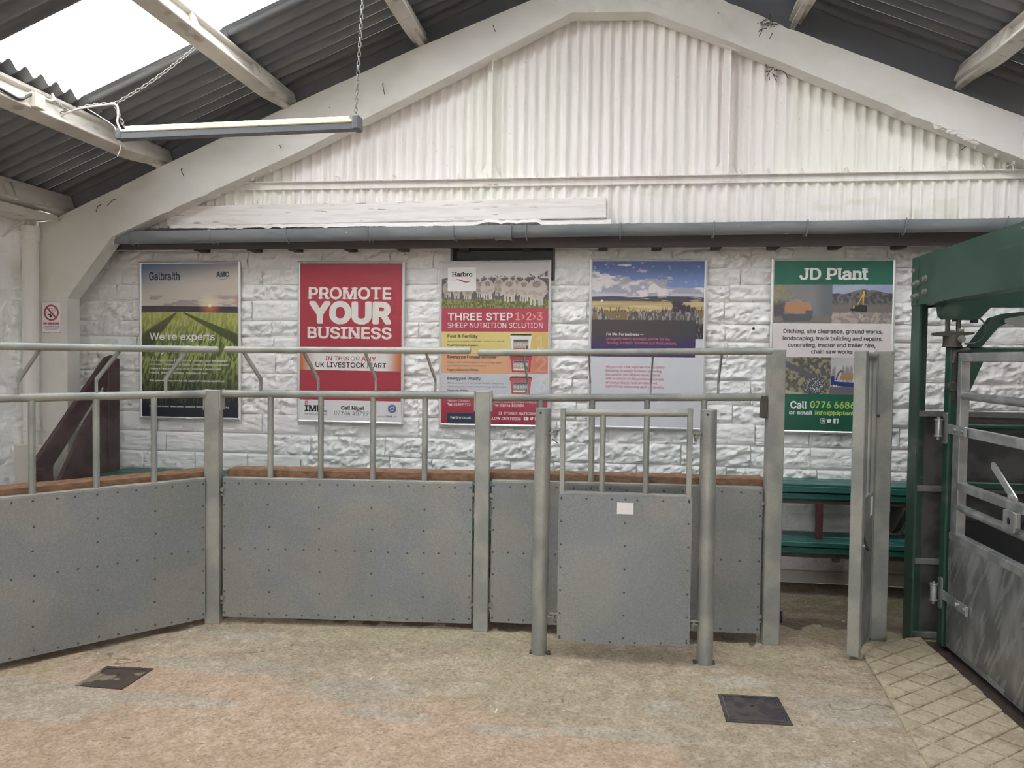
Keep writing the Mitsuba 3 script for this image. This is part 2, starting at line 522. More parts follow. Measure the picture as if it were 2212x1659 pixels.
M_BROWN = mat('m_brown', proc(brown_color), 0.5)
M_BOARD = mat('m_board', proc(board_paint_color), 0.65)
M_IRON = mat('m_iron', proc(iron_color), 0.55, metallic=0.2)
M_GUTTER = mat('m_gutter', proc(gutter_color), 0.45)
M_DULL = mat('m_dull', proc(dull_panel_color), 0.55, metallic=0.2)
M_PANEL = mat('m_panel', proc(dark_panel_color), 0.5, metallic=0.2)
M_PIPEWHITE = mat('m_pipewhite', (0.78, 0.76, 0.72), 0.5)
M_WHITE = mat('m_white', (0.80, 0.80, 0.80), 0.5)
M_CREAM = mat('m_cream', (0.62, 0.59, 0.52), 0.6)
M_GREYPANEL = mat('m_greypanel', (0.17, 0.18, 0.175), 0.6)
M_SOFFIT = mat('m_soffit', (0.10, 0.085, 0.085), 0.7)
M_DARKWOOD = mat('m_darkwood', (0.06, 0.05, 0.05), 0.7)
M_RED = mat('m_red', (0.075, 0.022, 0.022), 0.5)
M_BLACK = mat('m_black', (0.018, 0.018, 0.022), 0.5)
M_RUBBER = mat('m_rubber', (0.03, 0.03, 0.033), 0.7)
M_RIVET = mat('m_rivet', (0.10, 0.10, 0.10), 0.5, metallic=0.3)
M_BOLT = mat('m_bolt', (0.27, 0.28, 0.25), 0.45, metallic=0.5)
M_STEEL = mat('m_steel', (0.085, 0.08, 0.07), 0.5, metallic=0.4)
M_PITCH = mat('m_earth', (0.075, 0.055, 0.045), 0.9)
M_ALU = mat('m_alu', (0.80, 0.80, 0.79), 0.38, metallic=0.45)
M_CASE = mat('m_lampcase', (0.13, 0.14, 0.15), 0.5)
M_TUBEWHITE = mat('m_tubewhite', (0.86, 0.78, 0.58), 0.35)
M_CABLE = mat('m_cable', (0.60, 0.58, 0.53), 0.6)
M_DARKCABLE = mat('m_darkcable', (0.05, 0.05, 0.05), 0.6)
M_NAVY = mat('m_navy', (0.025, 0.035, 0.06), 0.5)
scene['m_rooflight'] = {'type': 'thindielectric', 'int_ior': 1.3, 'specular_transmittance': rgb(0.80, 0.81, 0.81)}

# ================================================================== THE BUILDING
WY = 5.90          # face of the stone wall
# ---- floor
g = grid_mesh(np.stack(np.meshgrid(np.linspace(-4.9, 4.9, 50), np.linspace(-6.2, 6.2, 63)), -1) @ np.array([[1, 0, 0], [0, 1, 0.0]]))
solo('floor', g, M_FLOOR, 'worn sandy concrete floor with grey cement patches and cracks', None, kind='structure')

# ---- stone wall: a backing with stones as pieces
wall = thing('wall_back', 'white painted rubble stone wall behind the posters', None, kind='structure')
RX0, RX1, RZ0 = -1.235, -0.445, 2.17       # recess of the blocked window
part(wall, 'backing', cat(bx(-4.5, RX0, WY + 0.012, WY + 0.3, 0, 2.62), bx(RX1, 4.5, WY + 0.012, WY + 0.3, 0, 2.62),
                          bx(RX0, RX1, WY + 0.012, WY + 0.3, 0, RZ0)), M_STONE)


def stone_mesh(x0, x1, z0, z1, rough, seed):
    w, h = x1 - x0, z1 - z0
    nx, nz = max(8, int(w / 0.0125)), max(6, int(h / 0.0125))
    u, v = np.meshgrid(np.linspace(0, 1, nx), np.linspace(0, 1, nz))
    X, Z = x0 + u * w, z0 + v * h
    wob = 0.010 * rough
    q = np.stack([X * 4, Z * 4, np.full_like(X, seed)], -1)
    ed = np.minimum(np.minimum(u * w, (1 - u) * w), np.minimum(v * h, (1 - v) * h))
    ed2 = np.minimum(np.minimum(u * w, (1 - u) * w) / 0.009 + 0.62 + 0.5 * meshkit.noise(np.stack([X * 3, Z * 9, np.full_like(X, seed)], -1), seed=3), np.minimum(v * h, (1 - v) * h) / 0.010 + 0.30 * meshkit.noise(np.stack([X * 6, Z * 3, np.full_like(X, seed + 5)], -1), seed=8))
    prof = np.clip(ed2, 0, 1) ** 0.6
    n1 = meshkit.fbm(np.stack([X * 9, Z * 13, np.full_like(X, seed * 3.1)], -1), 3, seed=5) - 0.5
    n2 = meshkit.fbm(np.stack([X * 26, Z * 40, np.full_like(X, seed * 1.7)], -1), 2, seed=9) - 0.5
    ridge = np.abs(meshkit.fbm(np.stack([X * 6 + Z * 5, Z * 11 - X * 3, np.full_like(X, seed * 2.3)], -1), 3, seed=2) - 0.5)
    cut = np.abs(meshkit.fbm(np.stack([X * 11 - Z * 7, Z * 17 + X * 4, np.full_like(X, seed * 0.9)], -1), 2, seed=12) - 0.5)
    fine = np.abs(meshkit.fbm(np.stack([X * 22 + Z * 9, Z * 36 - X * 8, np.full_like(X, seed * 0.4)], -1), 2, seed=22) - 0.5)
    slab = meshkit.noise(np.stack([X * 7, Z * 12, np.full_like(X, seed * 4.1)], -1), seed=15)
    out = prof * (0.012 + rough * (0.030 * n1 + 0.016 * n2 - 0.042 * ridge + 0.014 * np.minimum(cut * 6, 1) + 0.016 * np.minimum(fine * 4, 1) * (n1 + 0.35 > 0) + 0.005 * np.round(slab * 3) / 3 - 0.010))
    Y = WY + 0.010 - np.clip(out, -0.004, 0.036)
    dx = (meshkit.noise(q, 1) - 0.5) * wob * (prof < 0.99)
    P = np.stack([X + dx * 0, Y, Z], -1)
    m = grid_mesh(P)
    m.invert()
    m.invert()
    return m


srng = random.Random(11)
z, row = 0.10, 0
while z < 2.60:
    h = srng.choice([0.105, 0.125, 0.14, 0.16, 0.18])
    if 0.5 < z < 1.12:
        h = 0.158
    if z + h > 2.55:
        h = 2.62 - z
    x = -4.35 - srng.random() * 0.3
    while x < 3.35:
        block = x < -2.72 and 0.5 < z < 1.12
        L = 0.44 if block else srng.uniform(0.26, 0.62) * (1.25 if h > 0.15 else 1.0)
        x1 = x + L
        if x < RX0 < x1 and z + h > RZ0:
            x1 = RX0
        skip = z + h > RZ0 and RX0 - 1e-6 <= x < RX1
        if skip:
            x = RX1
            continue
        if x1 - x > 0.06:
            rough = 0.12 if block else srng.choice([0.45, 0.8, 1.0, 1.2, 1.35])
            zj = 0.0 if block else srng.uniform(-0.006, 0.006)
            m = stone_mesh(x + 0.004, x1 - 0.004, z + 0.004 + zj, min(z + h - 0.004 + zj, 2.615), rough, x * 3.3 + z * 17)
            part(wall, 'stone', m, M_STONE, smooth=True)
        x = x1
    z += h
    row += 1
part(wall, 'fixing_hole', cat(bolt_head((1.003, WY - 0.028, 1.836), (0, -1, 0), 0.007, 0.003)), M_BLACK, label='small dark hole')
# the low plinth of the wall
part(wall, 'plinth', bx(-4.4, 3.6, WY - 0.03, WY + 0.02, 0.0, 0.085, 0.008), M_CREAM)
# blocked window above the middle poster
win = thing('window_1', 'grey blocked window recess above the red sheep feed poster', None, kind='structure')
part(win, 'panel', bx(RX0, RX1, WY + 0.17, WY + 0.2, RZ0, 2.62), M_GREYPANEL)
part(win, 'reveal', cat(bx(RX0 - 0.005, RX0 + 0.012, WY + 0.005, WY + 0.2, RZ0, 2.62), bx(RX1 - 0.012, RX1 + 0.005, WY + 0.005, WY + 0.2, RZ0, 2.62)), M_GREYPANEL)
part(win, 'sill', bx(RX0, RX1, WY, WY + 0.2, RZ0 - 0.01, RZ0 + 0.012), M_STONE)

# ---- eaves of the old building below the gable
eav = thing('trim_1', 'dark boarded eaves of the stone building under the gutter', None, kind='structure')
part(eav, 'fascia', bx(-4.35, 4.3, 5.715, 5.74, 2.405, 2.62), M_SOFFIT)
part(eav, 'soffit', bx(-4.35, 4.3, 5.74, 6.1, 2.43, 2.45), M_SOFFIT)
for x in (-3.204, -2.771, -2.437, -2.0, -1.588, -1.114, -0.642, -0.087, 0.301, 0.722, 1.119, 1.539, 1.967, 2.4):
    part(eav, 'rafter_end', bx(x - 0.034, x + 0.034, 5.76, 5.90, 2.40, 2.432, 0.004), M_DARKWOOD)

# ---- gable cladding in corrugated sheets
gab = thing('wall_gable', 'white painted corrugated iron gable cladding above the gutter', None, kind='structure')
GY = 5.70


def zgable(x):
    """Underside of the roof over the gable."""
    return 4.26 - 0.41 * abs(x)


def corr_sheet(x0, x1, ph, y, pitch=0.0755, amp=0.0145, z0=2.565):
    n = int((x1 - x0) / pitch * 14) + 1
    xs = np.linspace(x0, x1, n)
    ys = y - amp * np.sin(2 * np.pi * xs / pitch + ph)
    zt = np.array([zgable(x) for x in xs])
    zb = z0 + 0.004 * np.sin(xs * 9)
    rows = [zb, np.minimum(2.9, zt), np.maximum(zt, 2.6)]
    P = np.stack([np.stack([xs, ys + 0.002 * math.sin(k * 2), r], -1) for k, r in enumerate(rows)])
    return grid_mesh(P)


joints = [-4.2, -3.70, -3.026, -2.36, -1.706, -1.03, -0.36, 0.014, 0.465, 0.985, 1.60, 2.02, 2.52, 3.15, 3.75, 4.25]
for i in range(len(joints) - 1):
    part(gab, 'sheet', corr_sheet(joints[i] - 0.02, joints[i + 1] + 0.02, 0.25 * (i % 3), GY - 0.009 * (i % 2), amp=0.0145), M_GABLE, smooth=True)
part(gab, 'upper_sheet', xz_prism([(-4.4, 2.42), (0, 4.21), (4.4, 2.42), (4.4, 2.85), (0, 4.65), (-4.4, 2.85)], 5.705, 5.712), M_SHEET, label='dark sheeting above the frame')  # dark sheet closing the strip between frame and roof
rail = part(gab, 'rail', cat(bx(-3.02, 4.2, 5.665, 5.672, 2.838, 2.892, 0.001), bx(-3.02, 4.2, 5.630, 5.672, 2.886, 2.892, 0.001)), M_GABLE)
for i, x in enumerate((-2.66, -2.05, -1.62, -1.13, -0.92, -0.56, -0.27, 0.02, 0.30, 0.86, 1.04, 1.27, 1.56, 1.91, 2.19, 2.42, 2.6)):
    part(gab, 'hook_bolt', tube(smooth_path([(x, 5.70, 2.93), (x, 5.64, 2.925), (x, 5.618, 2.905), (x, 5.622, 2.878)], 3), 0.004, 6), M_BOARD)
for x, t in ((-0.905, 3.80), (0.750, 3.77)):
    m = part(gab, 'mullion', cat(bx(x - 0.022, x + 0.022, 5.652, 5.660, 2.89, t), bx(x + 0.016, x + 0.022, 5.61, 5.660, 2.89, t)), M_GABLE)
    part(gab, 'gusset', xz_prism([(x - 0.085, 2.893), (x + 0.085, 2.893), (x + 0.03, 2.99), (x - 0.03, 2.99)], 5.660, 5.664), M_GABLE)
    sg = -1 if x > 0 else 1
    cl = xz_prism([(x - 0.075, t - 0.075 * sg * 0.42 - 0.03), (x + 0.075, t + 0.075 * sg * 0.42 - 0.03), (x + 0.075, t + 0.075 * sg * 0.42 + 0.028),
                   (x - 0.075, t - 0.075 * sg * 0.42 + 0.028)], 5.60, 5.606)
    part(gab, 'cleat', cl, M_BOARD)
    for b in (-0.045, 0, 0.045):
        part(gab, 'bolt', bolt_head((x + b, 5.664, 2.855), (0, -1, 0), 0.009, 0.008), M_BOARD)

# long board and ragged flashing along the foot of the gable
solo('timber_board', bx(-3.39, -0.065, 5.650, 5.672, 2.588, 2.735, 0.003).apply_transform(
    trimesh.transformations.rotation_matrix(-0.009, [0, 1, 0], [-1.7, 5.66, 2.66])), M_BOARD,
    'long white painted timber board fixed across the foot of the gable', 'board')
n = 90
xs = np.linspace(-3.36, -0.03, n)
fr = np.random.default_rng(3)
zb = 2.548 + 0.010 * meshkit.fbm(np.stack([xs * 9, xs * 0, xs * 0], -1), 3) - 0.010 * (fr.random(n) > 0.86)
ztop = 2.60 + 0 * xs
ys = 5.652 + 0.012 * (meshkit.fbm(np.stack([xs * 5, xs * 0 + 3, xs * 0], -1), 3) - 0.5)
zb[64:76] += 0.022
P = np.stack([np.stack([xs, ys - 0.018, zb], -1), np.stack([xs, ys - 0.006, zb + 0.022], -1), np.stack([xs, 5.6815 + 0 * xs, ztop], -1)])
solo('flashing_strip', grid_mesh(P), M_BOARD, 'ragged white painted flashing strip under the timber board', 'flashing', smooth=True)

# ---- gutter
gut = thing('rain_gutter', 'grey half-round rain gutter running along the eaves below the gable', 'gutter')


def gutter(x0, x1, rx, rz, z0, z1, y=5.612):
    t = np.linspace(math.pi * 1.03, math.pi * 1.97, 14)
    prof = np.stack([np.cos(t) * rx, np.sin(t) * rz], 1)
    inn = prof[::-1] * 0.93
    loop = np.vstack([prof, inn])
    P = []
    for x, z in ((x0, z0), (x1, z1)):
        P.append(np.stack([np.full(len(loop), x), y + loop[:, 0], z + loop[:, 1]], 1))
    P = np.array(P)
    P = np.concatenate([P, P[:, :1]], 1)
    return grid_mesh(P)


part(gut, 'channel', gutter(-4.0, -0.79, 0.058, 0.098, 2.528, 2.551), M_GUTTER, smooth=50)
part(gut, 'channel', gutter(-0.79, 4.2, 0.056, 0.088, 2.549, 2.575), M_GUTTER, smooth=50)
part(gut, 'union', cat(gutter(-0.845, -0.735, 0.064, 0.106, 2.551, 2.551), gutter(-0.85, -0.835, 0.067, 0.11, 2.551, 2.551), gutter(-0.745, -0.73, 0.067, 0.11, 2.551, 2.551)), M_GUTTER, smooth=50)
for x in (-3.646, -2.994, -2.4, -1.779, -1.147, -0.626, 0.036, 0.672, 1.29, 1.92, 2.55):
    zc = 2.553 + 0.0065 * x
    t = np.linspace(math.pi * 1.0, math.pi * 1.85, 12)
    p = np.stack([np.full(12, x), 5.612 + 0.062 * np.cos(t), zc + 0.104 * np.sin(t)], 1)
    p = np.vstack([p, [x, 5.69, zc - 0.10]])
    part(gut, 'bracket', tube(p, 0.0042, 6), M_GUTTER)

# ---- concrete portal frame
FY0, FY1 = 5.52, 5.66
outer = [(-4.37, 0), (-4.357, 2.589), (-4.24, 2.60), (-4.176, 2.634), (-3.372, 2.985), (-2.41, 3.390), (-1.418, 3.790), (-0.597, 4.092), (0.02, 4.325),
         (0.69, 4.035), (1.164, 3.812), (2.174, 3.384), (2.61, 3.202), (4.05, 2.60), (4.35, 2.55), (4.36, 0)]
inner = [(4.12, 0), (4.12, 1.98), (3.72, 2.46), (2.618, 2.926), (1.422, 3.453), (0.787, 3.735), (0.198, 3.975), (-0.323, 3.989), (-1.082, 3.630), (-2.307, 3.069), (-3.755, 2.475), (-4.123, 2.01), (-4.126, 0)]


def wobble(pts, step=0.05, amp=0.006, seed=0):
    """The outline walked in small steps and roughened, as cast concrete edges are."""
    out = []
    for (a, b) in zip(pts, pts[1:] + pts[:1]):
        L = math.dist(a, b)
        k = max(1, int(L / step))
        for i in range(k):
            out.append((a[0] + (b[0] - a[0]) * i / k, a[1] + (b[1] - a[1]) * i / k))
    out = np.array(out)
    d = meshkit.fbm(np.concatenate([out * 7, np.full((len(out), 1), seed)], 1), 3, seed=4) - 0.5
    e = meshkit.noise(np.concatenate([out * 25, np.full((len(out), 1), seed)], 1), 7)
    return out + amp * np.stack([d * 0.7, d - 1.4 * (e > 0.86)], 1)


fm = xz_prism(Polygon(wobble(outer + inner)), FY0, FY1)
pf = thing('concrete_portal_frame', 'white painted concrete portal frame standing in front of the gable', None, kind='structure')
part(pf, 'frame', fm, M_FRAME)
lump = []
for k in range(60):     # broken arris with rough patches
    t = fr.beta(2, 2)
    x, zz = 2.02 + 0.34 * t, 3.19 - 0.155 * t + 0.03 * (fr.random() - 0.5)
    s = trimesh.creation.icosphere(0 if k % 2 else 1, 0.005 + 0.010 * fr.random())
    s.vertices *= 0.7 + 0.6 * fr.random((len(s.vertices), 1))
    s.apply_scale([1.7, 0.6, 0.9])
    s.apply_translation([x, FY0 + 0.004, zz])
    lump.append(s)
part(pf, 'broken_edge', cat(lump), M_FRAME, kind='stuff', label='crumbled patch on the lower edge of the frame')
for x, zz in ((-2.544, 3.05), (-2.681, 2.975), (-2.816, 2.905), (-2.947, 2.85), (2.36, 3.075), (2.49, 2.99), (2.60, 2.93)):
    sl = 0.42 if x < 0 else -0.42
    nrm = np.array([sl, 0, -1]) / math.hypot(sl, 1)
    zi = 3.071 + (x + 2.307) * 0.42 if x < 0 else 2.926 - (x - 2.618) * 0.44
    part(pf, 'bolt', bolt_head((x, 5.60, zi), nrm, 0.012, 0.014), M_BOARD)
for x, zz, dx, dz in ((-1.66, 3.56, 0.02, -0.10), (-3.19, 2.98, 0.03, -0.07), (-3.84, 2.72, -0.02, -0.06), (-3.72, 2.76, -0.05, -0.06), (0.93, 3.81, 0.05, 0.01), (1.02, 3.80, -0.02, -0.05),
                      (-0.87, 3.93, 0.02, -0.06), (2.26, 3.02, -0.04, -0.03), (-2.43, 3.13, 0.02, -0.03)):
    part(pf, 'wire_hook', tube(smooth_path([(x, FY0 + 0.02, zz), (x + dx * 0.2, FY0 - 0.025, zz + dz * 0.3), (x + dx, FY0 - 0.03, zz + dz)], 4), 0.0026, 6), M_DARKWOOD)

# ---- roof sheets, rooflights, purlins
S = 0.41
ZR0 = 4.565                 # roof plane at the ridge
ceil = thing('ceiling', 'dark fibre cement corrugated roof sheeting on concrete purlins', None, kind='structure')
PIT, AMP = 0.1238, 0.022


def roof_sheet(sx, xa, xb, y0, y1, lift=0.0, amp=AMP):
    """One corrugated sheet on the slope sx (-1 left, 1 right) from |x| = xa to xb."""
    n = max(2, int((y1 - y0) / PIT * 10) + 1)
    ys = np.linspace(y0, y1, n)
    w = amp * np.sin(2 * np.pi * (ys - 0.02) / PIT)
    P = []
    for xa_ in (xa, xb):
        P.append(np.stack([np.full(n, sx * xa_), ys, ZR0 - S * xa_ + lift + w], -1))
    return grid_mesh(np.array(P))


rows = [(0.0, 1.50), (1.40, 2.50), (2.40, 3.40), (3.335, 4.72)]
cols = [-6.1, -5.08, -4.06, -3.15, -2.13, -1.11, -0.2, 0.82, 1.84, 2.81, 3.79, 4.66, 5.58, 6.12]
LIGHT_COLS = {(-1, 10): 3, (-1, 8): 3, (-1, 5): 3, (1, 10): 2, (1, 6): 3}
nwin = [1]
for sx in (-1, 1):
    for ci in range(len(cols) - 1):
        lit = LIGHT_COLS.get((sx, ci))
        wk = None
        for ri, (xa, xb) in enumerate(rows):
            lift = 0.008 * (3 - ri)
            y0, y1 = cols[ci], cols[ci + 1]
            if lit and 3 - lit <= ri < 3:
                if wk is None:
                    nwin[0] += 1
                    wk = thing('window_%d' % nwin[0], 'clear corrugated rooflight strip in the %s roof slope, number %d from the stone wall' % ('left' if sx < 0 else 'right', sum(1 for c2 in range(ci, 13) if (sx, c2) in LIGHT_COLS)),
                               None, kind='structure')
                part(wk, 'pane', roof_sheet(sx, xa, xb, y0, y1, lift), 'm_rooflight', smooth=True)
            else:
                part(ceil, 'sheet', roof_sheet(sx, xa, xb, y0 - 0.03, y1 + 0.03, lift + 0.005 * (ci % 2)), M_SHEET, smooth=True)
part(ceil, 'ridge_cap', cat(bar((0, -6.1, ZR0 + 0.03), (0, 6.1, ZR0 + 0.03), 0.5, 0.02)), M_SHEET)


def purlin(x, name_label, y0=-6.0, y1=5.68):
    """An I-section concrete purlin square to the slope, with ribs and a solid block at its end on the frame."""
    sx = -1 if x < 0 else 1
    zt = ZR0 - S * abs(x) - 0.026
    k = thing('concrete_purlin', name_label, 'roof purlin')
    th = math.atan(S) * (-sx)
    R = trimesh.transformations.rotation_matrix(-th, [0, 1, 0])
    R[:3, 3] = [x, 0, zt]
    H, W, WB, TF = 0.168, 0.098, 0.036, 0.028

    def tr(m):
        m.apply_transform(R)
        return m
    ye = y1 - 0.62
    part(k, 'top_flange', tr(bx(-W / 2, W / 2, y0, y1, -TF, 0, 0.004)), M_PURLIN)
    part(k, 'web', tr(bx(-WB / 2, WB / 2, y0, y1, -H + 0.01, -0.01)), M_PURLIN)
    part(k, 'bottom_flange', tr(bx(-W / 2, W / 2, y0, ye, -H, -H + TF, 0.004)), M_PURLIN)
    # end block: flange runs up and in to the frame
    prof = []
    for t in np.linspace(0, 1, 9):
        e = t * t * (3 - 2 * t)
        prof.append((ye + t * (y1 - ye), W / 2 - 0.004 * e, -H + 0.055 * e))
    v, f = [], []
    for (yy, hw, zb) in prof:
        v += [(-hw, yy, zb), (hw, yy, zb), (hw, yy, -0.01), (-hw, yy, -0.01)]
    for i in range(len(prof) - 1):
        for a in range(4):
            b = (a + 1) % 4
            f += [(i * 4 + a, i * 4 + b, i * 4 + 4 + b), (i * 4 + a, i * 4 + 4 + b, i * 4 + 4 + a)]
    f += [(0, 2, 1), (0, 3, 2)]
    o = 4 * (len(prof) - 1)
    f += [(o, o + 1, o + 2), (o, o + 2, o + 3)]
    m = trimesh.Trimesh(np.array(v), np.array(f), process=False)
    m.fix_normals()
    part(k, 'end_block', tr(m), M_PURLIN, smooth=35)
    yy = ye - 0.03 if y1 > 0 else 1
    while yy > max(y0, 1.5):
        for s in (-1, 1):
            part(k, 'rib', tr(bx(s * WB / 2, s * (W / 2 - 0.004), yy - 0.02, yy + 0.02, -H + TF, -TF, 0.003)), M_PURLIN)
        yy -= 0.78
    return k


purlin(-1.44, 'pale concrete purlin on the left slope nearest the ridge')
purlin(-2.44, 'pale concrete purlin crossing the bright rooflight on the left slope')
purlin(-3.43, 'pale concrete purlin below the rooflight with a junction box on its web')
purlin(-4.25, 'pale concrete eaves purlin above the white downpipe')
purlin(1.24, 'dirty concrete purlin on the right slope nearest the ridge')
purlin(2.32, 'dirty concrete purlin lower on the right slope at the picture edge')
purlin(3.4, 'concrete purlin low on the right slope')

# ---- side walls and the wall behind the camera with its wide doorway
yy, zz = np.meshgrid(np.linspace(-6, 5.95, 560), np.linspace(0, 2.75, 130))
d = 0.08 * (meshkit.fbm(np.stack([yy * 4, zz * 4.6, yy * 0 + 2], -1), 4) - 0.5) + 0.045 * (meshkit.fbm(np.stack([yy * 9, zz * 12, yy * 0], -1), 3) - 0.5)
m = grid_mesh(np.stack([-4.47 + d, yy, zz], -1))
solo('wall_left', m, M_STONE, 'rough white limewashed side wall at the left edge', None, kind='structure', smooth=True)
solo('wall_right', bx(4.5, 4.6, -6, 6.0, 0, 2.75), M_PURLIN, 'grey rendered side wall beyond the weigh crate', None, kind='structure')
solo('wall_front', cat(bx(-4.6, -1.2, -6.2, -6.0, 0, 4.6), bx(1.2, 4.6, -6.2, -6.0, 0, 4.6), bx(-1.2, 1.2, -6.2, -6.0, 2.3, 4.6)), M_PURLIN,
     'grey rendered wall behind the viewer around a wide doorway', None, kind='structure')
solo('ground', grid_mesh(np.stack(np.meshgrid(np.linspace(-60, 60, 3), np.linspace(-80, -6.1, 3)), -1) @ np.array([[1, 0, 0], [0, 1, 0.0]]) + np.array([0, 0, -0.02])), M_PURLIN,
     'concrete yard outside the doorway', None, kind='structure')


def twigs(name_label, p, n, sd):
    r_ = np.random.default_rng(sd)
    ms = []
    for _ in range(n):
        a = np.array(p) + r_.normal(0, [0.035, 0.006, 0.014])
        d_ = r_.normal(0, [0.05, 0.012, 0.035])
        ms.append(tube(smooth_path([a, a + d_ * 0.5 + r_.normal(0, 0.008, 3), a + d_], 3), 0.0022, 5))
    solo('twig_tuft', cat(ms), M_DARKWOOD, name_label, 'twigs')


twigs('small tuft of dark twigs lodged on top of the concrete frame', (0.985, 5.512, 3.862), 16, 4)
twigs('small dark nest remnant hanging where the frame meets the corrugated gable', (1.085, 5.655, 3.600), 14, 9)

# ================================================================== THE RING FENCE
P0 = np.array([-3.402, 3.088]); P1 = np.array([-2.34, 4.39]); P2 = np.array([-0.745, 4.52]); P3 = np.array([0.908, 4.576])


def local(a, b):
    """Matrix of a frame at a: +x along to b, -y towards the inside of the ring, z up."""
    d = (b - a) / np.linalg.norm(b - a)
    M = np.eye(4)
    M[:2, 0], M[:2, 1], M[:2, 3] = d, [-d[1], d[0]], a
    return M, np.linalg.norm(b - a)


def tf(m, M):
    m = m.copy()
    m.apply_transform(M)
    return m


def fence_panel(a, b, label, ups, struts, s0, s1, t0, t1, rise=0.0, sheet_top=0.862, z0=0.045):
    """A sheeted fence panel between two posts. ups: uprights along it; struts: (foot, head); t0, t1: ends of the leaning top rail."""
    M, L = local(a, b)
    k = thing('sheep_hurdle', label, 'fence panel')
    R = lambda s: rise * s / L
    # frame, sheet and rivets
    fr_ = cat(bx(s0, s1, -0.006, 0.034, sheet_top - 0.012, sheet_top + 0.012, 0.003), bx(s0, s1, -0.006, 0.034, z0 - 0.004, z0 + 0.03, 0.003),
              bx(s0, s0 + 0.04, -0.006, 0.034, z0, sheet_top, 0.003), bx(s1 - 0.04, s1, -0.006, 0.034, z0, sheet_top, 0.003))
    part(k, 'sheet_frame', tf(fr_, M), M_PIPE)
    q = 40
    X, Z = np.meshgrid(np.linspace(s0 + 0.003, s1 - 0.003, q), np.linspace(z0 - 0.006, sheet_top - 0.002, 24))
    Yb = -0.0085 - 0.004 * (meshkit.fbm(np.stack([X * 2.2 + a[0] * 3, Z * 2.6, X * 0], -1), 3) - 0.5) * np.clip(np.minimum(X - s0, s1 - X) * 12, 0, 1)
    part(k, 'sheet', tf(grid_mesh(np.stack([X, Yb, Z], -1)), M), M_SPANGLE, smooth=True)
    riv = []
    zs = np.linspace(z0 + 0.02, sheet_top - 0.022, 7)
    jr = np.random.default_rng(int(abs(a[0]) * 100))
    for s in ups:
        for zz in zs:
            riv.append((s + jr.normal(0, 0.003), zz + jr.normal(0, 0.003)))
    cuts = [s0 + 0.014] + list(ups) + [s1 - 0.014]
    for i in range(len(cuts) - 1):
        for f in (0.34, 0.67):
            for zz in (zs[0] - 0.008, zs[3], zs[-1]):
                riv.append((cuts[i] + f * (cuts[i + 1] - cuts[i]) + jr.normal(0, 0.004), zz + jr.normal(0, 0.002)))
    for zz in zs:
        riv += [(s0 + 0.014, zz), (s1 - 0.014, zz)]
    part(k, 'rivets', tf(cat([dome_head((s, -0.0095, zz), (0, -1, 0), 0.0062, 0.0035) for s, zz in riv]), M), M_RIVET, kind='stuff', label='rows of dark rivet heads')
    zr = 1.368
    part(k, 'grab_rail', tf(rod((s0 - 0.003, 0.012, zr), (s1 + 0.003, 0.012, zr + R(L)), 0.0222, 20), M), M_PIPE, smooth=50)
    for s in ups:
        part(k, 'upright', tf(rod((s, 0.012, sheet_top + 0.01), (s, 0.012, zr + R(s) - 0.012), 0.0172, 16), M), M_PIPE, smooth=50)
    for s, h in struts:
        zb = zr + R(s)
        m = cat(bar((s, 0.012, zb + 0.015), (s, 0.012, zb + 0.10), 0.0085, 0.032, 0.001, up=(0, 1, 0)),
                bar((s, 0.012, zb + 0.088), (h, -0.190, zb + 0.245), 0.0085, 0.032, 0.001, up=(0, 1, 0.3)))
        part(k, 'strut', tf(m, M), M_PIPE)
    part(k, 'top_rail', tf(rod((t0, -0.2, 1.627 + R(t0)), (t1, -0.2, 1.627 + R(t1)), 0.0188, 20, dome=0.008), M), M_PIPE, smooth=50)
    return k, M


LP = 1.684
pl, ML = fence_panel(P0, P1, 'galvanised sheeted fence panel at the left, angled towards the viewer', [LP - s for s in (1.25, 0.942, 0.64, 0.34)],
                     [(LP - a, LP - b) for a, b in ((1.36, 1.31), (0.998, 0.949), (0.638, 0.582), (0.276, 0.238))], 0.05, LP - 0.056, 0.0, LP - 0.06)
pm, MM = fence_panel(P1, P2, 'galvanised sheeted fence panel in front of the red promote poster', [0.338, 0.64, 0.951, 1.258],
                     [(0.279, 0.255), (0.622, 0.599), (0.966, 0.948), (1.317, 1.292)], 0.055, 1.545, 0.149, 1.546, 0.012)
pr, MR = fence_panel(P2, P3, 'galvanised sheeted fence panel behind the narrow shield gate', [0.335, 0.631, 0.944, 1.264],
                     [(0.258, 0.245), (0.618, 0.607), (0.963, 0.955), (1.341, 1.323)], 0.054, 1.598, -0.009, 1.59, 0.03, sheet_top=0.878, z0=0.058)


def fence_post(p, ang, h, w, dep, label, clamps, sides):
    k = thing('fence_post', label, 'fence post')
    c, s = math.cos(ang), math.sin(ang)
    M = np.eye(4)
    M[:2, :2] = [[c, -s], [s, c]]
    M[:2, 3] = p
    part(k, 'shaft', tf(bx(-w / 2, w / 2, -dep / 2, dep / 2, 0, h, 0.004), M), M_PIPE)
    for sd in sides:
        x = sd * (w / 2 + 0.0045)
        if clamps:
            part(k, 'clamp_plate', tf(cat(bx(x - 0.004, x + 0.004, -0.030, 0.04, h - 0.118, h + 0.002, 0.001)), M), M_PIPE)
        for zz in (0.155, 0.80):
            part(k, 'bolt', tf(bolt_head((x + sd * 0.012, -0.014, zz), (0, -1, 0), 0.010, 0.010), M), M_BOLT)
            part(k, 'nut', tf(bolt_head((x + sd * 0.010, -0.014, zz - 0.028), (0, -1, 0), 0.007, 0.008, False), M), M_BOLT)
    return k


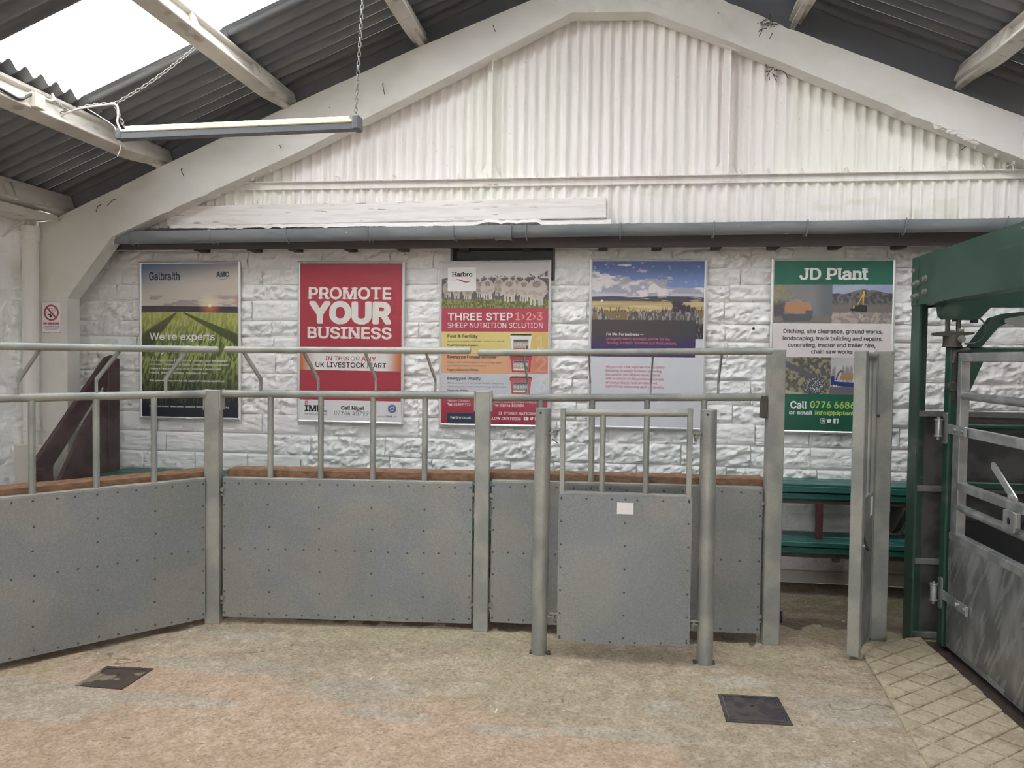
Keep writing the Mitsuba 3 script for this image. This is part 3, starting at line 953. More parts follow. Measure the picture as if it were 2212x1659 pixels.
fence_post(P1, math.radians(5), 1.39, 0.088, 0.062, 'galvanised fence post at the corner where the angled panel meets the ring', True, (-1, 1))
fence_post(P2, math.radians(3), 1.408, 0.086, 0.062, 'galvanised fence post below the sheep feed poster', True, (-1, 1))
fence_post(P3, math.radians(3), 1.667, 0.092, 0.075, 'tall galvanised fence post beside the walk-through gap', False, (-1,))
M3, _ = local(P2, P3)
scene[key_of('fence_post_002__clamp_plate')] = mikit.ply(tf(cat(bx(1.575, 1.604, -0.044, -0.036, 1.283, 1.407, 0.002), bx(1.575, 1.583, -0.044, 0.02, 1.283, 1.407)), M3), M_STEEL)

# timber planks laid behind the fence
for (M, a, b, zt, lab) in ((ML, -0.1, LP + 0.02, 0.905, 'brown timber plank behind the angled fence panel'),
                           (MM, 0.06, 1.60, 0.915, 'brown timber plank behind the middle fence panel'),
                           (MR, 0.0, 1.63, 0.925, 'brown timber plank behind the fence panel with the shield gate')):
    m = bx(a, b, 0.058, 0.205, zt - 0.052, zt, 0.004)
    solo('timber_plank', tf(m, M), M_TIMBER, lab, 'plank')

# ================================================================== SHIELD GATE IN THE RING
GYS = 4.17
for x, h, sd, lab in ((-0.367, 1.335, 1, 'round galvanised post left of the narrow shield gate'), (0.502, 1.344, -1, 'round galvanised post right of the narrow shield gate')):
    k = thing('shield_post', lab, 'gate post')
    part(k, 'pipe', rod((x - 0.006 * sd, 4.215, 0), (x, 4.215, h), 0.0425, 28), M_PIPE, smooth=50)
    part(k, 'hole', rod((x - 0.01, 4.1715, h - 0.025), (x - 0.01, 4.176, h - 0.025), 0.006, 10), M_BLACK)
    part(k, 'base_lug', cat(*[bx(x + s * 0.048 - 0.008, x + s * 0.048 + 0.008, 4.19, 4.22, 0, 0.016, 0.003) for s in (-1, 1)]), M_STEEL)
    for zz in (1.205, 0.215):
        part(k, 'hinge_lug', cat(bx(x + sd * 0.035, x + sd * 0.075, 4.185, 4.205, zz - 0.008, zz + 0.002, 0.002), rod((x + sd * 0.066, 4.195, zz - 0.03), (x + sd * 0.066, 4.195, zz + 0.006), 0.008, 10)), M_BOLT)
gt = thing('shield_gate', 'narrow galvanised shield gate with a white label standing in front of the fence', 'gate')
gx0, gx1 = -0.272, 0.418
for i, (xa, xb, dz) in enumerate(((gx0, gx0 + 0.026, 0), (gx1 - 0.026, gx1, 0.014))):
    part(gt, 'stile', bx(xa, xb, GYS, GYS + 0.05, 0.10 + dz, 1.338 + dz, 0.003), M_PIPE)
part(gt, 'top_rail', rod((gx0 + 0.02, GYS + 0.025, 1.312), (gx1 - 0.02, GYS + 0.025, 1.325), 0.0195, 18), M_PIPE, smooth=50)
for x in (-0.047, 0.182):
    part(gt, 'bar', rod((x, GYS + 0.025, 0.87), (x, GYS + 0.025, 1.305), 0.0155, 16), M_PIPE, smooth=50)
part(gt, 'bottom_rail', bx(gx0, gx1, GYS, GYS + 0.05, 0.095, 0.135, 0.003), M_PIPE)
part(gt, 'middle_rail', bx(gx0, gx1, GYS, GYS + 0.05, 0.872, 0.894, 0.003), M_PIPE)
X, Z = np.meshgrid(np.linspace(gx0 - 0.002, gx1 + 0.004, 26), np.linspace(0, 1, 30))
zb = 0.098 + 0.018 * (X - gx0) - 0.016 * np.sin((X - gx0) / (gx1 - gx0) * np.pi)
Zs = zb + Z * (0.880 + 0.012 * (X - gx0) - zb)
Yb = GYS - 0.004 - 0.006 * np.sin((X - gx0) / (gx1 - gx0) * np.pi) * np.sin(Z * np.pi)
part(gt, 'sheet', grid_mesh(np.stack([X, Yb, Zs], -1)), M_SPANGLE, smooth=True)
rv = []
for zz in np.linspace(0.118, 0.858, 7):
    rv += [(gx0 + 0.012, zz), (gx1 - 0.012, zz + 0.012), (0.078, zz + 0.006)]
for x in np.linspace(gx0 + 0.012, gx1 - 0.012, 6):
    rv += [(x, 0.862), (x, 0.108 - 0.012 * math.sin((x - gx0) / 0.69 * math.pi) + 0.016 * (x - gx0))]
part(gt, 'rivets', cat([dome_head((x, GYS - 0.005 - 0.005 * math.sin((x - gx0) / 0.69 * math.pi) * math.sin((zz - 0.1) / 0.78 * math.pi), zz), (0, -1, 0), 0.0058, 0.0035) for x, zz in rv]), M_RIVET, kind='stuff', label='rows of dark rivet heads')
part(gt, 'paper_label', bx(0.034, 0.120, GYS - 0.0125, GYS - 0.0105, 0.787, 0.848), M_WHITE, label='small white paper label')
for x0_, x1_, zz in ((gx0 - 0.05, gx0, 1.222), (gx1, gx1 + 0.045, 1.222), (gx0 - 0.045, gx0, 0.232), (gx1, gx1 + 0.05, 0.232)):
    part(gt, 'hinge', cat(bx(x0_, x1_, GYS + 0.006, GYS + 0.038, zz - 0.006, zz + 0.006, 0.002), bolt_head(((x0_ + x1_) / 2, GYS + 0.022, zz - 0.006), (0, 0, -1), 0.009, 0.02)), M_BOLT)
part(gt, 'split_pin', tube([(gx0 - 0.042, GYS + 0.01, 1.172), (gx0 - 0.03, GYS, 1.165), (gx0 - 0.012, GYS - 0.002, 1.152)], 0.003, 6), M_STEEL)

# ================================================================== EXIT GATE, OPEN, SEEN NEARLY EDGE ON
k = thing('hinge_post', 'flat galvanised post behind the open exit gate, left of the green crate', 'gate post')
part(k, 'shaft', bx(1.492, 1.582, 4.70, 4.76, 0, 1.668, 0.004), M_PIPE)
part(k, 'hole', rod((1.572, 4.698, 1.655), (1.572, 4.702, 1.655), 0.004, 8), M_BLACK)
eg = thing('exit_gate', 'open galvanised exit gate seen edge-on, left of the green crate', 'gate')
A, B = np.array([1.305, 4.375]), np.array([1.478, 4.700])
ME, LE = local(A, B)
part(eg, 'front_stile', tf(bx(-0.002, 0.05, -0.028, 0.035, 0.02, 1.662, 0.004), ME), M_PIPE)
part(eg, 'rear_stile', tf(bx(LE - 0.045, LE, -0.02, 0.03, 0.03, 1.655, 0.004), ME), M_PIPE)
part(eg, 'top_rail', tf(rod((0.04, 0.004, 1.635), (LE - 0.03, 0.004, 1.635), 0.024, 18), ME), M_PIPE, smooth=50)
part(eg, 'middle_rail', tf(bx(0.03, LE - 0.02, -0.018, 0.028, 0.85, 0.872, 0.003), ME), M_PIPE)
part(eg, 'bar', tf(rod((0.16, 0.004, 0.86), (0.16, 0.004, 1.62), 0.016, 14), ME), M_PIPE, smooth=50)
part(eg, 'bar', tf(rod((0.26, 0.004, 0.86), (0.26, 0.004, 1.62), 0.016, 14), ME), M_PIPE, smooth=50)
sh = Polygon([(0.05, 0.035), (LE - 0.02, 0.05), (LE - 0.02, 0.862), (0.05, 0.862)]).difference(sbox(0.055, 0.545, 0.125, 0.80))
part(eg, 'sheet', tf(xz_prism(sh, -0.018, -0.014), ME), M_DULL)
part(eg, 'sheet_lining', tf(bx(0.05, 0.13, 0.022, 0.026, 0.53, 0.82), ME), M_PIPE)
part(eg, 'latch', tf(tube(smooth_path([(0.06, -0.02, 0.66), (0.075, -0.045, 0.60), (0.10, -0.04, 0.585), (0.115, -0.02, 0.60)], 4), 0.006, 8), ME), M_STEEL)
part(eg, 'sticker', tf(bx(LE - 0.12, LE - 0.065, -0.0205, -0.0185, 0.745, 0.85), ME), M_WHITE, label='white sticker')
dd = (B - A) / np.linalg.norm(B - A)
part(eg, 'bolt', tf(bolt_head((0.022, -0.028, 0.617), (0, -1, 0), 0.012, 0.008), ME), M_BOLT)
part(eg, 'hole', tf(rod((0.026, -0.0285, 1.643), (0.026, -0.026, 1.643), 0.005, 8), ME), M_BLACK)
part(eg, 'spigot', cat(rod((1.468, 4.69, 0.0), (1.468, 4.69, 0.085), 0.014, 12)), M_PIPE, smooth=50)
part(eg, 'catch_pin', tf(rod((LE - 0.022, -0.02, 1.30), (LE - 0.022, -0.035, 1.30), 0.009, 10), ME), M_STEEL)
solo('dark_canister', cat(rod((1.043, 4.955, 0.0), (1.043, 4.955, 0.068), 0.0145, 18)), M_NAVY, 'small dark blue cylinder standing on the ground behind the tall post', 'cylinder', smooth=50)

# ================================================================== TIERED BENCHES ALONG THE WALL
ub = thing('upper_bench', 'dark green upper bench of boards along the stone wall', 'bench')
part(ub, 'seat_board', bx(0.85, 2.9, 5.60, 5.75, 0.728, 0.760, 0.005), M_BENCH)
part(ub, 'seat_board', bx(0.85, 2.9, 5.757, 5.895, 0.728, 0.760, 0.005), M_BENCH)
part(ub, 'front_board', bx(0.85, 2.9, 5.585, 5.61, 0.703, 0.744, 0.004), M_BENCH)
part(ub, 'front_board', bx(0.85, 2.9, 5.595, 5.618, 0.655, 0.697, 0.004), M_BENCH)
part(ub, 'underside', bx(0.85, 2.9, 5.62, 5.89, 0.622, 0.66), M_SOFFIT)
for x in (1.43, 2.7):
    part(ub, 'leg', bx(x - 0.019, x + 0.019, 5.60, 5.66, 0.381, 0.63, 0.003), M_RED, label='dark red leg')
part(ub, 'end_frame', yz_prism([(5.58, 0.62), (5.9, 0.62), (5.9, 0.385), (5.80, 0.42)], 1.98, 2.02), M_SOFFIT)
sb = thing('low_bench', 'dark green bench behind the fence, its end showing beside the brown stair side', 'bench')
part(sb, 'seat_board', bx(-3.86, 0.80, 5.60, 5.75, 0.650, 0.682, 0.005), M_BENCH)
part(sb, 'seat_board', bx(-3.86, 0.80, 5.757, 5.875, 0.650, 0.682, 0.005), M_BENCH)
part(sb, 'end_board', bx(-3.86, -2.9, 5.34, 5.593, 0.650, 0.682, 0.005), M_BENCH)
for x in (-3.7, -3.0):
    part(sb, 'leg', bx(x - 0.019, x + 0.019, 5.50, 5.56, 0.0, 0.65, 0.003), M_RED, label='dark red leg')
for x in (-1.6, 0.1):
    part(sb, 'leg', bx(x - 0.019, x + 0.019, 5.60, 5.66, 0.381, 0.65, 0.003), M_RED, label='dark red leg')
lb = thing('lower_bench', 'dark green lower bench of boards in front of the upper bench', 'bench')
part(lb, 'seat_board', bx(-2.0, 2.9, 5.49, 5.68, 0.349, 0.380, 0.005), M_BENCH)
part(lb, 'seat_board', bx(-2.0, 2.9, 5.687, 5.86, 0.349, 0.380, 0.005), M_BENCH)
part(lb, 'front_board', bx(-2.0, 2.9, 5.475, 5.50, 0.352, 0.386, 0.004), M_BENCH)
part(lb, 'front_board', bx(-2.0, 2.9, 5.485, 5.508, 0.306, 0.346, 0.004), M_BENCH)
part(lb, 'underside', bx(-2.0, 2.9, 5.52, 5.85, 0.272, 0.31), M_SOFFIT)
for x in (-1.6, -0.2, 0.75, 2.3):
    part(lb, 'leg', bx(x - 0.019, x + 0.019, 5.80, 5.86, 0.0, 0.28, 0.003), M_SOFFIT)
part(lb, 'bracket', bx(1.50, 1.545, 5.52, 5.56, 0.245, 0.275, 0.004), M_SOFFIT)

# ================================================================== STAIR SIDE AND BITS IN THE LEFT CORNER
st = thing('stair_side', 'dark brown wooden stair side with a sloping handrail board in the left corner', 'stair')
part(st, 'newel_post', bx(-3.93, -3.88, 5.66, 5.80, 0.0, 1.56, 0.006), M_BROWN)
hand = [(5.77, 1.58), (5.70, 1.585), (4.86, 0.80), (4.86, 0.62), (4.93, 0.62), (5.70, 1.38)]
part(st, 'handrail_board', yz_prism([(5.74, 1.585), (5.66, 1.565), (4.87, 0.83), (4.87, 0.62), (5.70, 1.44)], -3.925, -3.89), M_BROWN)
part(st, 'lower_newel', bx(-3.925, -3.885, 4.87, 5.05, 0.0, 0.80, 0.004), M_BROWN)
part(st, 'side_panel', yz_prism([(5.10, 0.0), (5.70, 0.0), (5.70, 1.33), (5.60, 1.25), (5.43, 1.10), (5.10, 0.66)], -3.92, -3.89), M_BROWN)
solo('cream_panel', bx(-4.36, -4.06, 5.30, 5.325, 0.0, 0.92, 0.003).apply_transform(trimesh.transformations.rotation_matrix(0.05, [1, 0, 0], [-4.2, 5.3, 0])), M_CREAM,
     'plain cream board leaning in the left corner behind the angled fence', 'board')
dp = thing('downpipe', 'white plastic downpipe beside the concrete column', 'downpipe')
part(dp, 'pipe', rod((-4.366, 5.44, 0.0), (-4.362, 5.44, 2.52), 0.055, 26), M_PIPEWHITE, smooth=50)
part(dp, 'socket', cat(rod((-4.362, 5.44, 2.44), (-4.362, 5.44, 2.545), 0.064, 26), rod((-4.362, 5.44, 2.50), (-4.362, 5.44, 2.507), 0.067, 26)), M_PIPEWHITE, smooth=50)
part(dp, 'coupling', cat(rod((-4.366, 5.44, 1.005), (-4.366, 5.44, 1.03), 0.064, 26), rod((-4.366, 5.44, 1.05), (-4.366, 5.44, 1.085), 0.062, 26)), M_PIPEWHITE, smooth=50)
part(dp, 'spout', rod((-4.362, 5.43, 2.54), (-4.362, 5.43, 2.584), 0.035, 18), M_PURLIN, smooth=50)
part(dp, 'wire_tie', tube(smooth_path([(-4.33, 5.36, 2.575), (-4.40, 5.33, 2.52), (-4.45, 5.27, 2.44)], 5), 0.006, 6), M_CABLE)
# inner eaves trough above it
solo('eaves_trough', cat(bx(-4.44, -4.16, 2.0, 5.46, 2.585, 2.60), bx(-4.17, -4.15, 2.0, 5.46, 2.585, 2.625)), M_PURLIN, 'pale trough under the eaves purlin above the downpipe', 'trough')
sn = thing('no_smoking_sign', 'white no smoking sign with a red ring on the concrete column', 'sign')
sx0, sx1, sz0, sz1 = -4.330, -4.168, 1.750, 1.986
rr = Polygon([(sx0, sz0), (sx1, sz0), (sx1, sz1), (sx0, sz1)]).buffer(-0.012).buffer(0.012)
part(sn, 'plate', xz_prism(rr, 5.514, 5.519), M_WHITE)
M_SIGNRED = mat('m_signred', (0.45, 0.06, 0.08), 0.5)
part(sn, 'border', xz_prism(rr.buffer(-0.001).difference(rr.buffer(-0.0035)), 5.5133, 5.5139), M_SIGNRED)
cx, cz = (sx0 + sx1) / 2, 1.902
ring = Point(cx, cz).buffer(0.062, 24).difference(Point(cx, cz).buffer(0.049, 24))
slash = LineString([(cx - 0.042, cz + 0.042), (cx + 0.042, cz - 0.042)]).buffer(0.0065, cap_style=2)
part(sn, 'cigarette', xz_prism(union_all([LineString([(cx - 0.012, cz - 0.034), (cx + 0.0, cz - 0.018)]).buffer(0.008, cap_style=2),
                                          LineString([(cx - 0.030, cz + 0.002), (cx - 0.026, cz - 0.014), (cx - 0.006, cz - 0.012)]).buffer(0.003),
                                          LineString([(cx - 0.004, cz - 0.014), (cx + 0.030, cz + 0.024)]).buffer(0.009).difference(LineString([(cx - 0.004, cz - 0.014), (cx + 0.030, cz + 0.024)]).buffer(0.0065))]), 5.5134, 5.5140), M_BLACK)
part(sn, 'smoke', xz_prism(LineString(smooth_path([(cx - 0.022, cz + 0.022), (cx - 0.012, cz + 0.034), (cx + 0.004, cz + 0.030), (cx + 0.008, cz + 0.018)], 4)[:, :2]).buffer(0.0018), 5.5134, 5.5140), M_BLACK)
part(sn, 'prohibition_ring', xz_prism(union_all([ring, slash]), 5.5126, 5.5132), M_SIGNRED)
SIGN = (sn, sx0, sx1)

# ================================================================== HANGING FLUORESCENT LIGHT
lf = thing('fluorescent_light', 'old fluorescent batten light hanging by chains under the rooflight', 'ceiling light')
LA, LB = np.array([-3.005, 4.50, 2.925]), np.array([-1.500, 4.50, 2.950])
MLi, LL = frame_of(LA, LB)
spine = prism([(-0.045, 0.0), (0.045, 0.0), (0.030, 0.052), (-0.030, 0.052)], LL)
R = np.array([[0, 0, 1, 0], [1, 0, 0, 0], [0, 1, 0, 0], [0, 0, 0, 1.0]])
def lamp_part(m):
    m = m.copy()
    m.apply_transform(MLi)
    return m
part(lf, 'body', lamp_part(bx(0, LL, -0.030, 0.030, -0.028, 0.012, 0.003)), M_CASE)
part(lf, 'reflector', lamp_part(bx(0.02, LL - 0.03, -0.036, 0.036, 0.012, 0.030, 0.004)), M_TUBEWHITE)
part(lf, 'tube', lamp_part(rod((0.05, -0.012, 0.040), (LL - 0.05, -0.012, 0.040), 0.013, 14)), M_TUBEWHITE, smooth=50)
part(lf, 'end_cap', lamp_part(bx(LL - 0.03, LL + 0.015, -0.042, 0.042, -0.034, 0.056, 0.01)), M_CASE)
part(lf, 'end_cap', lamp_part(bx(-0.012, 0.03, -0.036, 0.036, -0.030, 0.036, 0.008)), M_CASE)
knot = np.array([-3.04, 4.50, 3.118])
ca, cb = np.array([-3.48, 4.47, 3.02]), np.array([-2.52, 4.50, 3.435])
sag = lambda a, b, s, n=14: [a + (b - a) * t + np.array([0, 0, -s * 4 * t * (1 - t)]) for t in np.linspace(0, 1, n)]
part(lf, 'chain', chain_mesh(sag(ca, np.array([-3.30, 4.49, 3.085]), -0.01, 6) + sag(np.array([-3.30, 4.49, 3.085]), knot, -0.012, 8)[1:]), M_BOLT)
part(lf, 'chain', chain_mesh(sag(knot, cb, 0.02)), M_BOLT)
part(lf, 'chain', chain_mesh([knot, LA + [0.03, 0.0, 0.05]]), M_BOLT)
part(lf, 'chain', chain_mesh([LB + [-0.02, 0.0, 0.05], np.array([-1.452, 4.46, 3.92])]), M_BOLT)
part(lf, 'chain', chain_mesh([np.array([-3.42, 4.37, 3.155]), np.array([-3.33, 4.48, 3.075])], 0.022), M_BOLT)
part(lf, 'flex', tube(smooth_path([ca + [0.02, -0.01, -0.01], (-3.36, 4.48, 3.06), (-3.25, 4.485, 3.092), (-3.10, 4.485, 3.108), (-3.02, 4.485, 3.108), (-3.005, 4.485, 3.06), (-3.01, 4.485, 3.00), LA + [0.02, -0.01, 0.02]], 6), 0.0065, 8), M_CABLE, smooth=True)
part(lf, 'flex', tube(smooth_path([(-3.21, 4.49, 3.09), (-3.12, 4.50, 3.035), (-3.045, 4.50, 2.985), (-3.02, 4.49, 2.93), (-3.0, 4.5, 2.86), (-3.02, 4.5, 2.80)], 6), 0.0035, 6), M_CABLE, smooth=True)
jb = thing('junction_box', 'cream junction box on the web of the purlin below the rooflight', 'junction box')
part(jb, 'box', bx(-3.362, -3.29, 4.155, 4.235, 3.00, 3.085, 0.004), M_CREAM)
part(jb, 'cable', tube(smooth_path([(-3.34, 3.6, 3.07), (-3.32, 3.98, 3.02), (-3.32, 4.08, 3.02), (-3.32, 4.14, 3.06), (-3.325, 4.19, 3.092)], 6), 0.008, 8), M_DARKCABLE, smooth=True)
part(jb, 'conduit', tube(smooth_path([(-3.325, 4.20, 3.092), (-3.325, 4.30, 3.085), (-3.335, 4.36, 3.11), (-3.365, 4.385, 3.15)], 6), 0.008, 8), M_CREAM, smooth=True)

# ================================================================== MANHOLE COVERS
def manhole(c4, label, tilt):
    k = thing('manhole_cover', label, 'manhole cover')
    c4 = np.array(c4)
    pl_ = Polygon(c4)
    part(k, 'frame', prism(pl_.difference(pl_.buffer(-0.016, join_style=2)), 0.005), M_IRON)
    inn = pl_.buffer(-0.020, join_style=2)
    part(k, 'lid', prism(inn, 0.0025), M_IRON)
    c = c4.mean(0)
    pts = [c + (q - c) * 0.84 for q in c4]
    rim = cat([bar((*pts[i], 0.003), (*pts[(i + 1) % 4], 0.003), 0.006, 0.004) for i in range(4)])
    part(k, 'rib', rim, M_IRON)
    part(k, 'keyhole', cat(rod((c[0] + 0.0, c[1] + 0.03, 0.001), (c[0], c[1] + 0.03, 0.0045), 0.008, 12)), M_BLACK)
    for q in pts[:2]:
        part(k, 'bolt', bolt_head((*(c + (q - c) * 0.96), 0.0025), (0, 0, 1), 0.006, 0.003), M_STEEL)
    return k


manhole([(-2.535, 3.672), (-2.285, 3.682), (-2.29, 3.43), (-2.535, 3.435)], 'dirty rusted iron manhole cover by the angled fence panel', 0)
manhole([(0.526, 3.823), (0.805, 3.826), (0.812, 3.54), (0.524, 3.533)], 'clean dark iron manhole cover left of the grooved concrete', 0)

# ================================================================== GROOVED CONCRETE BESIDE THE CRATE
rp = thing('grooved_concrete', 'sandy grooved concrete apron sloping up to the weigh crate', None, kind='structure')
RXE = 1.757


def rz(x, y):
    return 0.0045 + 0.047 * np.clip((x - 1.26) / 0.48, 0, 1)


part(rp, 'edge', bx(RXE - 0.012, RXE, 1.5, 4.665, -0.1, 0.047, 0.003), M_RAMP)
region = Polygon([(1.37, 4.42), (1.58, 4.64), (RXE - 0.004, 4.665), (RXE - 0.004, 1.6), (1.22, 1.6), (1.24, 2.6), (1.26, 3.15), (1.29, 3.55), (1.34, 4.0)])
ang = math.radians(35)
ux, uy = np.array([math.cos(ang), math.sin(ang)]), np.array([-math.sin(ang), math.cos(ang)])
trg = random.Random(5)
cell = 0.118
bv, bf = trimesh.creation.triangulate_polygon(region.segmentize(0.2), engine='earcut')
part(rp, 'bed', trimesh.Trimesh(np.array([(x, y, rz(x, y) - 0.0045) for x, y in bv]), bf, process=False), M_RAMP)
tiles = 0
for i in range(-30, 60):
    for j in range(-30, 60):
        o = np.array([1.2, 1.6]) + i * cell * ux + j * cell * uy
        q = 0.0045
        sq = Polygon([o + ux * q + uy * q, o + ux * (cell - q) + uy * q, o + ux * (cell - q) + uy * (cell - q), o + ux * q + uy * (cell - q)])
        c = sq.centroid
        if c.y < 2.75 or c.y > 4.75 or c.x < 1.1:
            continue
        s2 = sq.intersection(region)
        if s2.is_empty or s2.area < 0.0012 or tiles >= 295:
            continue
        pts = np.array(s2.exterior.coords)[:-1]
        h = 0.004 * trg.random()
        cc = pts.mean(0)
        n = len(pts)
        lo = np.array([(x, y, rz(x, y) - 0.008) for x, y in pts])
        mid = np.array([(x, y, rz(x, y) - 0.001 + h) for x, y in cc + (pts - cc) * 0.97])
        top = np.array([(x, y, rz(x, y) + 0.003 + h) for x, y in cc + (pts - cc) * 0.86])
        v = np.vstack([lo, mid, top, [[*cc, rz(*cc) + 0.0035 + h]]])
        f = []
        for a in range(n):
            b = (a + 1) % n
            f += [(a, b, n + b), (a, n + b, n + a), (n + a, n + b, 2 * n + b), (n + a, 2 * n + b, 2 * n + a), (2 * n + a, 2 * n + b, 3 * n)]
        m = trimesh.Trimesh(v, np.array(f), process=False)
        m.fix_normals()
        part(rp, 'slab_cell', m, M_RAMP)
        tiles += 1
solo('floor_channel', cat(bx(RXE, 2.95, 1.5, 4.74, -0.09, 0.004)), M_PITCH, 'dark dirt strip between the apron and the crate gate', None, kind='structure')

# ================================================================== WEIGH CRATE
wc = thing('weigh_crate', 'dark green steel livestock weigh crate with a galvanised side gate at the right edge', 'weigh crate')
part(wc, 'outer_post', cat(bx(1.70, 1.708, 4.672, 4.795, 0, 2.19), bx(1.70, 1.785, 4.785, 4.795, 0, 2.19), bx(1.70, 1.712, 4.672, 4.69, 0, 1.93)), M_GREEN)
bm = part(wc, 'side_beam', cat(bx(1.696, 1.704, 2.2, 4.795, 1.928, 2.20), bx(1.70, 1.80, 2.2, 4.795, 1.928, 1.938), bx(1.70, 1.80, 2.2, 4.795, 2.190, 2.20), bx(1.792, 1.80, 2.2, 4.70, 1.928, 1.98)), M_GREEN)
for yy, zz in ((4.835, 2.137), (4.835, 2.06), (4.838, 1.99)):
    part(wc, 'bolt', bolt_head((1.696, yy - 0.07, zz - 0.012), (-1, 0, 0), 0.011, 0.010), M_BOLT)
for yy, zz in ((4.71, 2.052), (4.71, 1.98), (4.60, 2.065), (4.60, 1.992)):
    part(wc, 'bolt', bolt_head((1.696, yy - 0.01, zz), (-1, 0, 0), 0.014, 0.013), M_BOLT)
sm = [(1.6945, 4.70 + 0.006 * math.sin(i * 1.7), 2.19 - i * 0.021) for i in range(13)]
part(wc, 'weld_seam', tube(sm, 0.004, 6), M_GREEN)
part(wc, 'cross_beam', cat(bx(1.78, 3.0, 4.70, 4.708, 1.918, 2.19), bx(1.78, 3.0, 4.70, 4.78, 1.918, 1.928)), M_GREEN)
part(wc, 'far_beam', bx(2.92, 3.0, 2.2, 4.79, 1.93, 2.19), M_GREEN)
part(wc, 'far_post', bx(2.92, 3.0, 4.70, 4.79, 0, 2.19), M_GREEN)
part(wc, 'hanger_bracket', xz_prism([(1.752, 1.935), (2.06, 1.945), (2.03, 1.915), (1.965, 1.842), (1.925, 1.838), (1.785, 1.842), (1.765, 1.86)], 4.56, 4.60), M_GREEN)
for x, z1_ in ((1.812, 1.775), (1.868, 1.77)):
    part(wc, 'hanger_bolt', rod((x, 4.58, 1.935), (x, 4.58, z1_), 0.0125, 12), M_STEEL, smooth=50)
part(wc, 'nut', bx(1.835, 1.85, 4.565, 4.585, 1.83, 1.845), M_BLACK)
part(wc, 'nut', bx(1.93, 1.96, 4.56, 4.59, 1.822, 1.842), M_BLACK)
part(wc, 'load_cell_plate', xz_prism([(1.745, 1.768), (1.795, 1.776), (1.935, 1.772), (1.935, 1.76), (1.88, 1.752), (1.79, 1.75), (1.745, 1.755)], 4.54, 4.62), M_STEEL)
part(wc, 'load_cell', cat(rod((1.838, 4.58, 1.694), (1.838, 4.58, 1.755), 0.046, 22), rod((1.838, 4.58, 1.690), (1.838, 4.58, 1.700), 0.05, 22)), M_STEEL, smooth=50)
part(wc, 'nut', bolt_head((1.868, 4.535, 1.735), (0, -1, 0), 0.014, 0.012), M_BOLT)
part(wc, 'nut', bx(1.856, 1.882, 4.54, 4.57, 1.772, 1.79, 0.003), M_BOLT)
part(wc, 'nut', bx(1.82, 1.84, 4.55, 4.58, 1.772, 1.785, 0.003), M_BOLT)
part(wc, 'cable', tube(smooth_path([(1.885, 4.54, 1.71), (1.93, 4.53, 1.712), (1.965, 4.53, 1.73), (1.985, 4.53, 1.77), (1.982, 4.54, 1.82), (1.965, 4.55, 1.845)], 6), 0.0045, 8), M_DARKCABLE, smooth=True)
ipk = part(wc, 'inner_post', bx(1.828, 1.898, 4.57, 4.645, 0.03, 1.695, 0.008), M_GREEN)
part(wc, 'inner_top_rail', bx(1.87, 3.0, 4.585, 4.645, 1.640, 1.692, 0.006), M_GREEN)
arch = [(1.925, 1.690), (2.035, 1.852), (2.10, 1.875), (2.7, 1.94), (2.7, 1.885), (2.115, 1.825), (2.07, 1.80), (1.985, 1.690)]
part(wc, 'yoke_arm', xz_prism(arch, 4.575, 4.625), M_GREEN)
part(wc, 'sight_plate', xz_prism([(2.085, 1.845), (2.16, 1.86), (2.30, 1.88), (2.30, 1.80), (2.16, 1.80), (2.085, 1.825)], 4.54, 4.55), M_PIPE, label='pale angled plate')
part(wc, 'brace', xz_prism([(1.905, 1.65), (2.02, 1.65), (1.93, 1.42), (1.905, 1.40)], 4.59, 4.615), M_GREEN)
part(wc, 'pivot', cat(rod((1.82, 4.60, 1.475), (1.835, 4.55, 1.475), 0.010, 10), rod((1.835, 4.575, 1.475), (1.835, 4.54, 1.475), 0.026, 14), bar((1.845, 4.555, 1.66), (1.84, 4.555, 1.40), 0.012, 0.02)), M_STEEL)
part(wc, 'lock_pin', cat(rod((1.835, 4.56, 1.665), (1.92, 4.56, 1.672), 0.016, 12), rod((1.835, 4.55, 1.60), (1.845, 4.555, 1.665), 0.012, 10)), M_STEEL)
part(wc, 'end_panel', bx(1.725, 3.0, 4.80, 4.806, 0.012, 1.305), M_PANEL)
for zz in (1.310, 0.878, 0.455, 0.028):
    part(wc, 'panel_rib', bx(1.722, 3.0, 4.775, 4.80, zz - 0.016, zz + 0.018, 0.003), M_DULL)
part(wc, 'green_rail', bx(1.90, 3.0, 4.70, 4.75, 0.895, 0.935, 0.006), M_GREEN)
part(wc, 'green_rail', bx(1.90, 3.0, 4.70, 4.75, 1.235, 1.262, 0.006), M_GREEN)
part(wc, 'deck', bx(1.86, 2.9, 2.2, 4.72, 0.02, 0.06, 0.004), M_RUBBER)
part(wc, 'far_panel', bx(2.88, 2.9, 2.2, 4.72, 0.06, 1.30), M_RUBBER)
part(wc, 'inner_lining', bx(1.905, 3.0, 4.755, 4.768, 0.06, 0.70), M_RUBBER)
# galvanised side gate
GX = 1.83


def gpart(name, m, mt, **kw):
    return part(wc, 'side_gate__' + name, m, mt, **kw)


